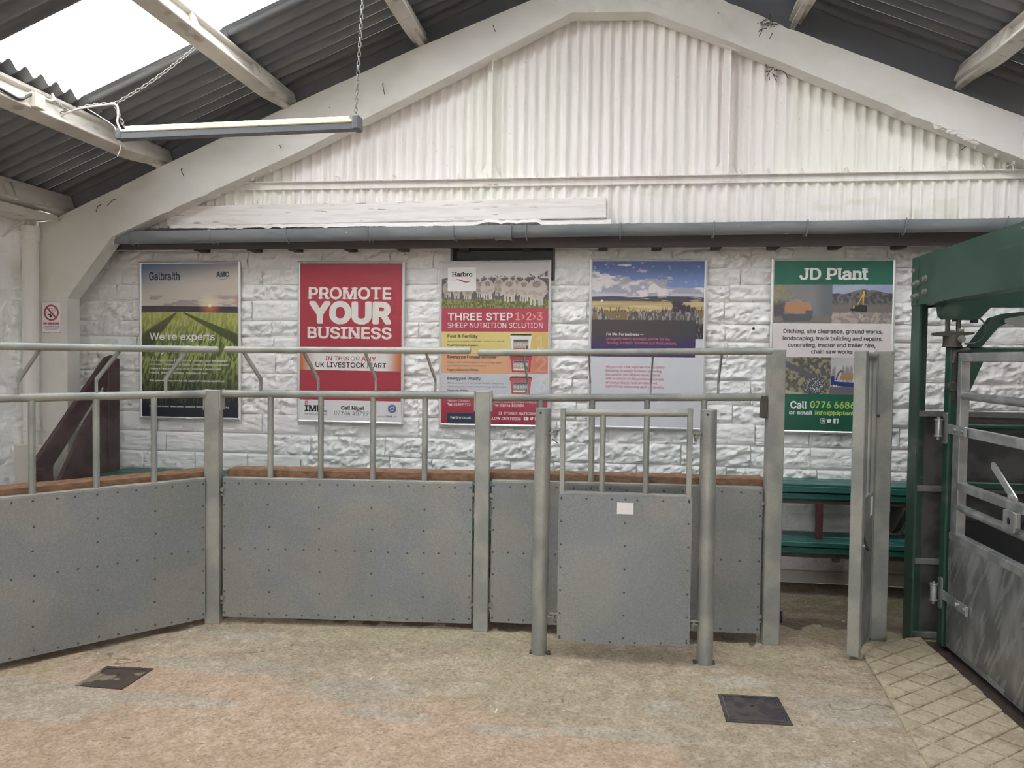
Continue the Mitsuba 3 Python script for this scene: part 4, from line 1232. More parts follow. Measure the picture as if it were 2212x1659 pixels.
# the gate's own mesh is its sheet
Yg, Zg = np.meshgrid(np.linspace(4.522, 2.85, 40), np.linspace(0.065, 0.655, 18))
part(wc, 'side_gate', grid_mesh(np.stack([GX - 0.002 - 0.006 * (meshkit.fbm(np.stack([Yg * 4, Zg * 5, Yg * 0], -1), 3) - 0.5), Yg, Zg], -1)), M_ZINCSHEET, label='new bright galvanised side gate', smooth=True)
gpart('stile', bx(GX, GX + 0.046, 4.435, 4.480, 0.655, 1.655, 0.003), M_ZINC)
gpart('stile', bx(GX, GX + 0.046, 2.85, 2.895, 0.07, 1.655, 0.003), M_ZINC)
gpart('lower_stile', bx(GX + 0.002, GX + 0.046, 4.478, 4.522, 0.07, 1.26, 0.003), M_ZINC)
gpart('top_rail', bx(GX, GX + 0.04, 2.85, 4.478, 1.612, 1.658, 0.003), M_ZINC)
gpart('rail', rod((GX + 0.02, 4.45, 1.430), (GX + 0.02, 2.9, 1.424), 0.021, 18, dome=0.01), M_ZINC, smooth=50)
gpart('hinge_rail', bx(GX, GX + 0.04, 2.9, 4.43, 1.216, 1.264, 0.003), M_ZINC)
gpart('rail', bx(GX, GX + 0.042, 2.9, 4.49, 0.925, 0.968, 0.003), M_ZINC)
gpart('rail', rod((GX + 0.02, 4.495, 0.832), (GX + 0.02, 2.9, 0.826), 0.022, 18, dome=0.01), M_ZINC, smooth=50)
gpart('sheet_rail', bx(GX - 0.004, GX + 0.042, 2.85, 4.52, 0.648, 0.690, 0.003), M_ZINC)
gpart('bottom_rail', bx(GX - 0.002, GX + 0.042, 2.85, 4.522, 0.058, 0.09, 0.003), M_ZINC)
for zz, yy in ((1.245, 4.33), (0.33, 4.25)):
    gpart('hinge_strap', cat(bx(GX - 0.012, GX - 0.004, yy, 4.60, zz - 0.026, zz + 0.026, 0.002), bx(GX - 0.020, GX - 0.004, yy, yy + 0.012, zz - 0.026, zz + 0.026, 0.002)), M_ZINC)
    for o in (0.04, 0.13):
        gpart('strap_bolt', bolt_head((GX - 0.012, yy + o, zz), (-1, 0, 0), 0.011, 0.008), M_ZINC)
    gpart('hinge_pin', cat(rod((GX - 0.040, 4.605, zz - 0.048), (GX - 0.040, 4.605, zz + 0.048), 0.017, 18), rod((GX - 0.040, 4.605, zz - 0.068), (GX - 0.040, 4.605, zz + 0.060), 0.008, 10),
                           rod((GX - 0.040, 4.605, zz + 0.038), (GX - 0.040, 4.605, zz + 0.050), 0.022, 18), rod((GX - 0.040, 4.605, zz - 0.050), (GX - 0.040, 4.605, zz - 0.038), 0.022, 18)), M_ZINC, smooth=50)
    tab = Polygon([(4.585, zz - 0.075), (4.605, zz - 0.075), (4.605, zz + 0.075), (4.585, zz + 0.075)]).buffer(0.012)
    gpart('hinge_plate', yz_prism(tab, GX - 0.012, GX - 0.003), M_ZINC)
lev = LineString([(3.99, 1.115), (3.78, 0.99)]).buffer(0.019)
gpart('latch_lever', yz_prism(lev, GX - 0.03, GX - 0.022), M_ZINC)
gpart('lever_bolt', bolt_head((GX - 0.03, 3.80, 1.005), (-1, 0, 0), 0.012, 0.012), M_ZINC)
lug = sbox(3.79, 0.845, 3.87, 0.925).buffer(0.008).difference(Point(3.835, 0.882).buffer(0.024))
gpart('latch_lug', yz_prism(lug, GX - 0.03, GX - 0.02), M_ZINC)
gpart('latch_bracket', bx(GX - 0.022, GX, 3.775, 3.795, 0.86, 0.93, 0.003), M_ZINC)

# ================================================================== FRAMED POSTERS
_glyphs = {}


def flat_text(text, bold):
    """The lettering as a 2D shape, capitals 1 high, starting at the origin."""
    kk = (text, bold)
    if kk not in _glyphs:
        m = meshkit.text_mesh(text, 1.0, depth=0.1, bold=bold)
        tri = m.triangles[m.face_normals[:, 2] > 0.9][:, :, :2]
        _glyphs[kk] = union_all([Polygon(t) for t in tri if abs(np.cross(t[1] - t[0], t[2] - t[0])) > 1e-9])
    return _glyphs[kk]


def add_serifs(sh, lower=True):
    """Slab serifs where an upright stem ends on the base line or at a top line."""
    out = [sh]
    x0, y0, x1, y1 = sh.bounds
    lines = [(0.0, 0.10, 1), (1.0, 0.10, -1)]
    for yb, hh, sgn in lines:
        probe = sbox(x0 - 1, min(yb, yb + sgn * hh) + (0.02 if sgn > 0 else -0.02), x1 + 1, max(yb, yb + sgn * hh) + (0.02 if sgn > 0 else -0.02))
        cut = sh.intersection(probe)
        for g in getattr(cut, 'geoms', [cut]):
            if g.is_empty or g.area < 1e-4:
                continue
            a, b, c, d = g.bounds
            w = c - a
            if w < 0.34 and (d - b) > 0.07 and g.area > 0.72 * w * (d - b):
                out.append(sbox(a - 0.10, yb if sgn > 0 else yb - hh, c + 0.10, yb + hh if sgn > 0 else yb))
    return union_all(out)


def styled(text, style):
    if style == 'r':
        return flat_text(text, False)
    if style == 'r2':
        return flat_text(text, False).buffer(0.018)
    if style == 'b':
        return flat_text(text, True)
    if style == 'x':
        return flat_text(text, True).buffer(0.065, join_style=2)
    if style == 's':
        return add_serifs(flat_text(text, True).buffer(0.018))
    return flat_text(text, False)


INK = {}
for nm, c in dict(navy=(0.030, 0.045, 0.075), white=(0.74, 0.73, 0.71), paper=(0.70, 0.68, 0.63), red=(0.40, 0.045, 0.07), grey=(0.16, 0.16, 0.17), black=(0.022, 0.022, 0.026),
                  pink=(0.72, 0.27, 0.26), pinkd=(0.50, 0.15, 0.19), lime=(0.36, 0.55, 0.11), crimson=(0.38, 0.05, 0.08), roundel=(0.05, 0.09, 0.25), wool=(0.50, 0.44, 0.385),
                  wooldark=(0.30, 0.245, 0.215), wool2=(0.42, 0.355, 0.305), face=(0.54, 0.51, 0.49), dark=(0.045, 0.04, 0.045), orange=(0.42, 0.235, 0.135), yellow=(0.60, 0.36, 0.07), rock=(0.40, 0.34, 0.31),
                  rock2=(0.27, 0.24, 0.225), blue=(0.03, 0.06, 0.20), tan=(0.50, 0.43, 0.24), tubred=(0.45, 0.06, 0.085), tubrose=(0.52, 0.11, 0.10), slate=(0.11, 0.115, 0.125), haze=(0.29, 0.27, 0.29),
                  pale1=(0.62, 0.56, 0.26), pale2=(0.63, 0.29, 0.20), pale3=(0.60, 0.61, 0.66), greenhill=(0.12, 0.12, 0.11), bush=(0.06, 0.05, 0.065), grassy=(0.30, 0.30, 0.13)).items():
    INK[nm] = mat('ink_' + nm, c, 0.45, spec=0.35)

PW, PH, PY = 0.847, 1.2485, 5.853
POST = [(-3.3235, 1.7067, 0.0031), (-2.0072, 1.7049, -0.0029), (-0.8860, 1.7056, 0.0059), (0.2421, 1.7140, -0.0023), (1.5406, 1.7130, 0.0)]


def to_wall(i, m, layer):
    """A flat mesh in poster metres (x right, y up from the poster's centre) -> the wall, lifted by layer tenths of a millimetre."""
    x, z, a = POST[i]
    v = m.vertices
    ca, sa = math.cos(a), math.sin(a)
    y = (v[:, 2] - v[:, 2].min())
    m.vertices = np.stack([x + v[:, 0] * ca - v[:, 1] * sa, PY - 0.0001 * layer - y, z + v[:, 0] * sa + v[:, 1] * ca], 1)
    m.fix_normals()
    return m


def uvp(u, v):
    return ((u - 0.5) * PW, (0.5 - v) * PH)


def flat(i, geom, layer, th=0.0002):
    gs = [g for g in getattr(geom, 'geoms', [geom]) if g.geom_type == 'Polygon' and g.area > 1e-9]
    return to_wall(i, trimesh.util.concatenate([trimesh.creation.extrude_polygon(g, th, engine='earcut') for g in gs]), layer)


def shape_uv(pts):
    return Polygon([uvp(*p) for p in pts])


def rect_uv(u0, v0, u1, v1, r=0.0):
    g = Polygon([uvp(u0, v0), uvp(u1, v0), uvp(u1, v1), uvp(u0, v1)])
    return g.buffer(-r).buffer(r) if r else g


TEXTS = [
    (0, 'Galbraith', 0.1010, 0.4048, 0.1171, 0.0493, 'navy', 'b'),
    (0, 'AMC', 0.7665, 0.8911, 0.0969, 0.0300, 'navy', 's'),
    (0, 'A G E N T', 0.7938, 0.8693, 0.1166, 0.0066, 'navy', 'r'),
    (0, "We're experts", 0.1033, 0.7524, 0.4952, 0.0427, 'white', 'b'),
    (0, 'in your field', 0.1026, 0.6589, 0.5751, 0.0442, 'white', 'b'),
    (0, 'Farm & Estate Sales & Acquisitions   Lettings   Land Management', 0.0986, 0.8763, 0.6317, 0.0110, 'white', 'b'),
    (0, 'Valuations   Compensation Claims   Contract Farming Agreements', 0.0983, 0.8910, 0.6575, 0.0111, 'white', 'b'),
    (0, 'Utilities & Telecoms   Aquaculture   Planning & Development', 0.0981, 0.8164, 0.6843, 0.0111, 'white', 'b'),
    (0, 'Forestry   Building Surveying   Agricultural Loans', 0.0979, 0.6809, 0.7100, 0.0111, 'white', 'b'),
    (0, 'Visit galbraithgroup.com for full details of contacts and offices', 0.0974, 0.8446, 0.7601, 0.0111, 'white', 'b'),
    (0, 'Offices across Scotland   Sales & Lettings   Commercial   Building Surveying   Forestry   Sporting', 0.0959, 0.8893, 0.9230, 0.0089, 'white', 'b'),
    (1, 'PROMOTE', 0.0925, 0.8809, 0.2317, 0.0680, 'paper', 's'),
    (1, 'YOUR', 0.1075, 0.8812, 0.3758, 0.1176, 'paper', 'x'),
    (1, 'BUSINESS', 0.0953, 0.8873, 0.4742, 0.0668, 'paper', 's'),
    (1, 'IN THIS', 0.2676, 0.4896, 0.6110, 0.0245, 'red', 'r2'),
    (1, 'OR', 0.5051, 0.5910, 0.6121, 0.0266, 'grey', 'r'),
    (1, 'ANY', 0.6065, 0.7450, 0.6134, 0.0273, 'red', 'r2'),
    (1, 'UK LIVESTOCK MART', 0.1740, 0.8390, 0.6541, 0.0303, 'black', 'r2'),
    (1, 'IMEL', 0.0728, 0.2861, 0.9294, 0.0363, 'black', 's'),
    (1, 'framing you       ing', 0.0731, 0.2864, 0.9497, 0.0087, 'grey', 'r'),
    (1, 'Call Nigel', 0.4189, 0.6365, 0.9147, 0.0210, 'black', 's'),
    (1, '07764 407999', 0.3552, 0.7087, 0.9502, 0.0268, 'grey', 'r'),
    (1, 'www.', 0.7618, 0.8388, 0.9571, 0.0116, 'grey', 'r'),
    (1, 'imel', 0.8410, 0.9025, 0.9565, 0.0130, 'black', 'b'),
    (1, '.uk', 0.9047, 0.9453, 0.9567, 0.0123, 'grey', 'r'),
    (2, 'Harbro', 0.1145, 0.2990, 0.0943, 0.0254, 'black', 's'),
    (2, 'THREE STEP', 0.0784, 0.6634, 0.3575, 0.0426, 'white', 'b'),
    (2, '1\u203a2\u203a3', 0.6838, 0.9280, 0.3566, 0.0450, 'pink', 'b'),
    (2, 'SHEEP NUTRITION SOLUTION', 0.0770, 0.9285, 0.4038, 0.0313, 'white', 'r'),
    (2, 'Feet & Fertility', 0.0775, 0.3495, 0.4629, 0.0178, 'black', 'b'),
    (2, 'improve conception rates and combat foot issues', 0.0775, 0.5874, 0.4893, 0.0100, 'grey', 'r'),
    (2, 'Feed Spring to Autumn', 0.0775, 0.3572, 0.5143, 0.0114, 'black', 'b'),
    (2, 'Energyze Forage Booster', 0.0776, 0.5214, 0.5874, 0.0172, 'black', 'b'),
    (2, 'Energy and nutrient support for the early stages', 0.0776, 0.5725, 0.6172, 0.0114, 'grey', 'r'),
    (2, 'of foetal growth and development', 0.0776, 0.4271, 0.6379, 0.0100, 'grey', 'r'),
    (2, 'Feed Autumn to Winter', 0.0777, 0.3621, 0.6640, 0.0122, 'black', 'b'),
    (2, 'Energyze Vitality', 0.0777, 0.3795, 0.7177, 0.0165, 'black', 'b'),
    (2, 'Aids prevention of twin lamb disease. Improves', 0.0777, 0.5862, 0.7432, 0.0108, 'grey', 'r'),
    (2, 'colostrum quality. Helps produce strong, healthy lambs', 0.0778, 0.6107, 0.7632, 0.0100, 'grey', 'r'),
    (2, 'Feed late Winter', 0.0778, 0.2695, 0.7881, 0.0108, 'black', 'b'),
    (2, 'Harbro Corpach,', 0.0778, 0.2890, 0.8506, 0.0123, 'white', 'r'),
    (2, 'Tel: 01397 772', 0.0779, 0.2891, 0.8744, 0.0137, 'white', 'b'),
    (2, 'harbro.co.uk', 0.1082, 0.2937, 0.9537, 0.0159, 'white', 'b'),
    (2, 'Harbro Lochgilphead, PA31 8LR', 0.4930, 0.9111, 0.8532, 0.0155, 'white', 'r'),
    (2, 'Tel: 01546 603804', 0.4932, 0.7698, 0.8769, 0.0153, 'white', 'b'),
    (2, '21 STORES NATIONWIDE', 0.5398, 0.9327, 0.9248, 0.0150, 'white', 'b'),
    (2, 'FOLLOW OUR FEEDS', 0.4261, 0.7414, 0.9569, 0.0159, 'white', 'b'),
    (3, 'For life. For business —', 0.1525, 0.4723, 0.4493, 0.0144, 'white', 'b'),
    (3, 'straightforward, strategic advice for the', 0.1533, 0.6983, 0.4767, 0.0151, 'pinkd', 'b'),
    (3, 'farming, forestry, fisheries and food sectors.', 0.1540, 0.7571, 0.4999, 0.0151, 'pinkd', 'b'),
    (3, 'We provide a full legal service to clients', 0.1513, 0.6580, 0.6410, 0.0136, 'pinkd', 'b'),
    (3, 'including strategic business planning,', 0.1520, 0.6368, 0.6639, 0.0137, 'pinkd', 'b'),
    (3, 'succession and dispute resolution as', 0.1526, 0.6189, 0.6868, 0.0137, 'pinkd', 'b'),
    (3, 'well as advice on the purchase and sale', 0.1533, 0.6548, 0.7101, 0.0137, 'pinkd', 'b'),
    (3, 'of rural property, land development,', 0.1540, 0.6040, 0.7347, 0.0137, 'pinkd', 'b'),
    (3, 'agricultural leases and land ownership.', 0.1546, 0.6565, 0.7573, 0.0137, 'pinkd', 'b'),
    (3, 'S O L I C I T O R S', 0.2523, 0.3770, 0.9322, 0.0084, 'grey', 'r'),
    (3, 'solicitors', 0.6590, 0.8381, 0.9239, 0.0099, 'black', 'r'),
    (4, 'JD Plant', 0.2277, 0.7791, 0.1192, 0.0616, 'white', 's'),
    (4, 'Ditching, site clearance, ground works,', 0.1078, 0.9066, 0.4258, 0.0219, 'black', 'b'),
    (4, 'landscaping, track building and repairs,', 0.1040, 0.9083, 0.4659, 0.0219, 'black', 'b'),
    (4, 'concreting, tractor and trailer hire,', 0.1451, 0.8529, 0.5039, 0.0219, 'black', 'b'),
    (4, 'chain saw works', 0.3367, 0.6716, 0.5418, 0.0219, 'black', 'b'),
    (4, 'Call', 0.1786, 0.3141, 0.8572, 0.0390, 'white', 's'),
    (4, '0776 6686', 0.3401, 0.7015, 0.8528, 0.0367, 'lime', 's'),
    (4, 'or email', 0.1694, 0.3601, 0.8917, 0.0199, 'white', 's'),
    (4, 'info@jdplant', 0.3779, 0.6979, 0.8908, 0.0205, 'lime', 's'),]


def seg(u, v, a, b, w0, w1):
    """1 inside a strip that runs from a to b and widens from w0 to w1 (poster units), else 0."""
    dx, dy = b[0] - a[0], b[1] - a[1]
    t = dr.clip(((u - a[0]) * dx + (v - a[1]) * dy) / (dx * dx + dy * dy), 0, 1)
    d = dr.sqrt(dr.square(u - a[0] - t * dx) + dr.square(v - a[1] - t * dy))
    w = w0 + (w1 - w0) * t
    return smoothstep(w, w * 0.6, d)


def step(e, x):
    return dr.select(x > e, mi.Float(1), mi.Float(0))


def print_0(p, n, uv):
    u, v = uv.x, uv.y
    sky = mix((0.14, 0.205, 0.30), (0.58, 0.52, 0.46), smoothstep(0.02, 0.25, v + 0.14 * u))
    sky = mix(sky, (0.33, 0.27, 0.27), 0.8 * smoothstep(0.5, 0.66, fbm(u * 7, v * 40, 3.0, 4)) * smoothstep(0.20, 0.235, v))
    sky = mix(sky, (0.50, 0.28, 0.22), 0.7 * smoothstep(0.5, 0.65, fbm(u * 9 + 4, v * 34, 6.0, 3)) * smoothstep(0.62, 0.8, u) * smoothstep(0.20, 0.23, v))
    ds = dr.sqrt(dr.square(u - 0.704) + dr.square((v - 0.279) * 1.45))
    sky = mix(sky, (0.75, 0.68, 0.50), smoothstep(0.16, 0.0, ds))
    hill = mix((0.055, 0.055, 0.075), (0.10, 0.085, 0.09), fbm(u * 9, v * 50, 1.0, 3))
    hill = mix(hill, (0.55, 0.16, 0.09), smoothstep(0.13, 0.0, ds))
    line = 0.283 - 0.006 * noise(u * 4, 2.0) + 0.004 * u
    c = mix(sky, hill, smoothstep(line, line + 0.003, v))
    c = mix(c, (0.9, 0.85, 0.6), smoothstep(0.022, 0.008, ds))
    # the field: blades drawn out upwards, two dark wheel tracks
    blades = fbm(u * 72 + v * 22, v * 26, 5.0, 4)
    far = smoothstep(0.32, 0.55, v)
    g = mix((0.34, 0.36, 0.10), (0.47, 0.49, 0.17), smoothstep(0.3, 0.7, blades))
    g = mix(g, mix((0.095, 0.125, 0.05), (0.34, 0.40, 0.12), smoothstep(0.36, 0.68, blades)), far)
    g = mix(g, mix((0.022, 0.03, 0.032), (0.085, 0.105, 0.045), smoothstep(0.42, 0.72, blades)), smoothstep(0.62, 0.86, v + 0.1 * (blades - 0.5)))
    g = mix(g, (0.02, 0.024, 0.034), smoothstep(0.84, 0.93, v))
    tr = dr.maximum(seg(u, v, (0.37, 0.325), (0.02, 0.53), 0.006, 0.085), seg(u, v, (0.45, 0.326), (1.0, 0.50), 0.006, 0.045))
    g = mix(g, (0.035, 0.045, 0.033), 0.85 * tr * (0.6 + 0.6 * blades))
    fl = 0.316 + 0.012 * dr.abs(u - 0.4)
    return mix(c, g, smoothstep(fl, fl + 0.004, v))


def print_1(p, n, uv):
    u, v = uv.x, uv.y
    c = mi.Color3f(0.385, 0.050, 0.072) * (0.97 + 0.06 * fbm(u * 2, v * 2, 1.0, 2))
    e = smoothstep(0.0, 0.16, dr.minimum(u - 0.03, 0.97 - u))
    band = mix((0.52, 0.17, 0.075), (0.72, 0.70, 0.68), e)
    c = mix(c, band, step(0.547, v) * step(v, 0.673))
    return mix(c, (0.68, 0.68, 0.68), step(0.858, v))


def print_2(p, n, uv):
    u, v = uv.x, uv.y
    sky = mix((0.52, 0.49, 0.49), (0.60, 0.58, 0.57), smoothstep(0.02, 0.1, v))
    land = mix((0.09, 0.09, 0.11), (0.16, 0.13, 0.12), noise(u * 40, v * 40))
    gr = fbm(u * 110, v * 90, 2.0, 3)
    grass = mix((0.12, 0.125, 0.045), (0.27, 0.27, 0.12), smoothstep(0.3, 0.7, gr))
    c = mix(sky, land, step(0.100 + 0.010 * noise(u * 30, 1.0), v))
    c = mix(c, grass, smoothstep(0.222, 0.240, v + 0.008 * (gr - 0.5)))
    red = mix((0.40, 0.055, 0.085), (0.47, 0.085, 0.11), fbm(u * 2, v * 3, 1.0, 2))
    c = mix(c, red, step(0.286, v))
    yel = mix((0.66, 0.56, 0.21), (0.66, 0.46, 0.16), smoothstep(0.72, 0.88, u))
    c = mix(c, yel, step(0.427, v))
    ora = mix((0.67, 0.37, 0.21), (0.56, 0.21, 0.15), smoothstep(0.55, 0.9, u))
    c = mix(c, ora, step(0.556, v))
    c = mix(c, mi.Color3f(0.56, 0.57, 0.61), step(0.679, v))
    return mix(c, mix((0.40, 0.055, 0.085), (0.30, 0.03, 0.055), smoothstep(0.82, 0.97, v)), step(0.812, v))


def print_3(p, n, uv):
    u, v = uv.x, uv.y
    sky = mix((0.085, 0.125, 0.30), (0.19, 0.27, 0.50), smoothstep(0.02, 0.17, v))
    sky = mix(sky, (0.50, 0.50, 0.58), smoothstep(0.165, 0.215, v))
    big = fbm(u * 8, v * 26, 3.0, 5)
    bell = smoothstep(0.09, 0.02, dr.abs(v - 0.135 - 0.06 * u)) * smoothstep(0.80, 0.55, u)
    k1 = smoothstep(0.44, 0.52, big * 0.66 + 0.34 * bell)
    k2 = smoothstep(0.40, 0.50, fbm(u * 7 + 9, v * 30, 6.0, 4) * 0.5 + 0.4 * smoothstep(0.028, 0.006, dr.abs(v - 0.185)) * smoothstep(0.2, 0.34, u))
    k3 = smoothstep(0.50, 0.66, fbm(u * 22, v * 44, 2.0, 4) * 0.75 + 0.24 * smoothstep(0.08, 0.0, dr.sqrt(dr.square(u - 0.44) + dr.square((v - 0.08) * 1.6))))
    lit = mix((0.36, 0.35, 0.42), (0.68, 0.64, 0.64), smoothstep(0.40, 0.62, fbm(u * 13 + 2, v * 42, 4.0, 4) + 0.9 * (0.155 - v)))
    c = mix(sky, lit, dr.maximum(k1, dr.maximum(k2, 0.55 * k3)))
    h = fbm(u * 11, v * 90, 5.0, 3)
    hill = mix((0.075, 0.07, 0.085), (0.34, 0.28, 0.23), smoothstep(0.52, 0.62, h) * smoothstep(0.2, 0.5, u))
    hl = 0.218 + 0.008 * noise(u * 5, 3.0)
    c = mix(c, hill, smoothstep(hl, hl + 0.002, v))
    f = fbm(u * 3 - v * 20, v * 60, 8.0, 3)
    c = mix(c, mix((0.42, 0.315, 0.15), (0.58, 0.46, 0.25), smoothstep(0.3, 0.65, f)), smoothstep(0.251, 0.254, v + 0.006 * noise(u * 3, 1.0)))
    w = fbm(u * 95, v * 46, 7.0, 3)
    weed = mix((0.085, 0.08, 0.085), (0.33, 0.29, 0.285), smoothstep(0.42, 0.70, w))
    weed = mix(weed, (0.20, 0.15, 0.06), smoothstep(0.62, 0.7, noise(u * 20, v * 30, 9.0)))
    top = 0.292 + 0.020 * noise(u * 70, 5.0) - 0.03 * smoothstep(0.62, 0.80, u) + 0.02 * smoothstep(0.85, 0.95, u)
    c = mix(c, weed, smoothstep(top, top + 0.004, v))
    c = mix(c, mix((0.03, 0.028, 0.035), (0.15, 0.14, 0.13), smoothstep(0.5, 0.75, w)), smoothstep(0.34, 0.40, v))
    box = step(0.358, v) * step(u, 0.913)
    dk = mix((0.062, 0.050, 0.052), (0.050, 0.055, 0.062), smoothstep(0.6, 0.9, u))
    c = mix(c, mix(dk, (0.050, 0.028, 0.105), smoothstep(0.44, 0.50, v)), box)
    c = mix(c, mi.Color3f(0.60, 0.61, 0.655), dr.maximum(step(0.575, v), step(0.466, v) * step(0.913, u)))
    return c


def print_4(p, n, uv):
    u, v = uv.x, uv.y
    green = mix((0.022, 0.125, 0.078), (0.035, 0.16, 0.105), smoothstep(0.2, 0.8, fbm(u * 2, v * 2, 1.0, 2)))
    white = mi.Color3f(0.68, 0.63, 0.63)
    w = fbm(u * 50, v * 64, 3.0, 4)
    # top left: dusty track
    a = mix((0.235, 0.225, 0.235), (0.15, 0.16, 0.175), smoothstep(0.32, 0.46, u))
    a = mix(a, (0.10, 0.095, 0.11), smoothstep(0.16, 0.10, u + 0.3 * (w - 0.5)) * smoothstep(0.22, 0.27, v))
    a = mix(a, (0.30, 0.27, 0.12), smoothstep(0.20, 0.14, u - 0.5 * (v - 0.16)) * smoothstep(0.45, 0.6, w) * smoothstep(0.27, 0.24, v))
    a = mix(a, (0.20, 0.18, 0.165), smoothstep(0.31, 0.34, v + 0.04 * (w - 0.5)))
    # top right: quarry face
    b = mix((0.40, 0.44, 0.55), (0.30, 0.35, 0.48), fbm(u * 9, v * 20, 5.0, 3))
    ridge = 0.196 - 0.022 * smoothstep(0.58, 0.74, u) + 0.022 * smoothstep(0.8, 0.97, u) + 0.006 * noise(u * 24, 3.0)
    b = mix(b, mix((0.085, 0.085, 0.095), (0.19, 0.175, 0.165), smoothstep(0.35, 0.7, w)), smoothstep(ridge, ridge + 0.004, v))
    b = mix(b, (0.19, 0.165, 0.15), smoothstep(0.25, 0.27, v))
    b = mix(b, mix((0.24, 0.22, 0.21), (0.42, 0.37, 0.31), smoothstep(0.4, 0.6, w)), smoothstep(0.30, 0.32, v))
    top = mix(a, b, step(0.497, u))
    # lower left: cutting on a moor; lower right: trailer under bare trees
    cgr = mix((0.11, 0.105, 0.085), (0.30, 0.28, 0.20), smoothstep(0.36, 0.68, fbm(u * 44, v * 60, 8.0, 4)))
    d = v - 0.61 - 0.32 * (u - 0.15)
    cgr = mix(cgr, (0.12, 0.11, 0.135), smoothstep(0.022, 0.012, dr.abs(d)) * step(u, 0.42))
    cgr = mix(cgr, mix((0.09, 0.09, 0.10), (0.46, 0.46, 0.46), smoothstep(0.58, 0.70, noise(u * 160, v * 210, 1.0))), smoothstep(0.10, 0.07, dr.sqrt(dr.square(u - 0.37) + dr.square((v - 0.735) * 1.6))))
    cgr = mix(cgr, (0.40, 0.38, 0.24), smoothstep(0.757, 0.762, v + 0.02 * smoothstep(0.2, 0.1, u) - 0.01 * noise(u * 12, 4.0)) * step(u, 0.27))
    tsky = mix((0.46, 0.44, 0.47), (0.58, 0.56, 0.56), fbm(u * 6, v * 14, 2.0, 3))
    tree = smoothstep(0.44, 0.62, fbm(u * 70, v * 9, 3.0, 3)) * smoothstep(0.60, 0.625, v)
    t = mix(tsky, (0.21, 0.20, 0.20), 0.75 * tree)
    t = mix(t, (0.15, 0.135, 0.15), smoothstep(0.725, 0.735, v))
    bot = mix(cgr, t, step(0.499, u))
    c = mix(green, top, step(0.149, v))
    c = mix(c, white, step(0.370, v))
    c = mix(c, bot, step(0.564, v))
    return mix(c, mix((0.022, 0.125, 0.078), (0.018, 0.10, 0.062), smoothstep(0.8, 0.97, v)), step(0.775, v))


PLABELS = ['framed sunset wheat field poster, leftmost on the stone wall', 'framed red poster with large white promote your business lettering',
           'framed sheep feed poster with yellow, orange and red bands', 'framed poster with blue cloudy sky above a dark purple text box',
           'framed green and white poster with four digger photographs, rightmost on the wall']
PKEY = []
FWD = 0.0235
for i, fn in enumerate((print_0, print_1, print_2, print_3, print_4)):
    k = thing('framed_poster', PLABELS[i], 'poster', group=None)
    PKEY.append(k)
    for s in range(4):
        w2, h2 = PW / 2, PH / 2
        o = [(-w2, h2), (w2, h2), (w2, -h2), (-w2, -h2)]
        q = [(-w2 + FWD, h2 - FWD), (w2 - FWD, h2 - FWD), (w2 - FWD, -h2 + FWD), (-w2 + FWD, -h2 + FWD)]
        a, b = s, (s + 1) % 4
        # mitred moulding with a raised middle
        ms = []
        mid = [((o[j][0] * 0.55 + q[j][0] * 0.45), (o[j][1] * 0.55 + q[j][1] * 0.45)) for j in range(4)]
        v = np.array([(*o[a], 0), (*o[b], 0), (*o[b], 0.016), (*o[a], 0.016), (*mid[a], 0.022), (*mid[b], 0.022), (*q[b], 0.013), (*q[a], 0.013), (*q[b], 0.004), (*q[a], 0.004)])
        f = [(0, 1, 2), (0, 2, 3), (3, 2, 5), (3, 5, 4), (4, 5, 6), (4, 6, 7), (7, 6, 8), (7, 8, 9), (0, 3, 4), (0, 4, 7), (0, 7, 9), (1, 5, 2), (1, 6, 5), (1, 8, 6)]
        m = trimesh.Trimesh(v, np.array(f), process=False)
        x, z, an = POST[i]
        ca, sa = math.cos(an), math.sin(an)
        m.vertices = np.stack([x + v[:, 0] * ca - v[:, 1] * sa, PY + 0.016 - v[:, 2], z + v[:, 0] * sa + v[:, 1] * ca], 1)
        m.fix_normals()
        part(k, 'frame_side', m, M_ALU)
    n_ = 2
    uu, vv = np.meshgrid(np.linspace(0.02, 0.98, n_), np.linspace(0.014, 0.986, n_))
    P = np.array([[(*uvp(uu[r, c], vv[r, c]), 0) for c in range(n_)] for r in range(n_)])
    m = grid_mesh(P)
    v = m.vertices
    m.vertices = np.stack([x + v[:, 0] * ca - v[:, 1] * sa, np.full(len(v), PY), z + v[:, 0] * sa + v[:, 1] * ca], 1)
    M_P = mat('m_print_%d' % i, proc(fn), 0.35, spec=0.4)
    part(k, 'print', m, M_P, uv=np.stack([uu.ravel(), vv.ravel()], 1))
    part(k, 'clip', to_wall(i, bx(-0.025, 0.025, -PH / 2 + 0.006, -PH / 2 + 0.014, 0, 0.002), 60), M_WHITE)

for (i, text, u0, u1, vb, cap, ink, style) in TEXTS:
    g = styled(text, style)
    a, b, c, d = g.bounds
    x0, y0 = uvp(u0, vb)
    x1, _ = uvp(u1, vb)
    sx, sy = (x1 - x0) / (c - a), cap * PH
    g = affinity.affine_transform(g, [sx, 0, 0, sy, x0 - a * sx, y0])
    g = g.simplify(min(sx, sy) * 0.012)
    part(PKEY[i], 'lettering', flat(i, g, 9), INK[ink])


def pic(i, name, geom, layer, ink, label=None):
    part(PKEY[i], name, flat(i, geom, layer), INK[ink], label)


# ---- poster 1: rule under the small heading
pic(0, 'rule', rect_uv(0.768, 0.1035, 0.890, 0.1055), 8, 'navy')
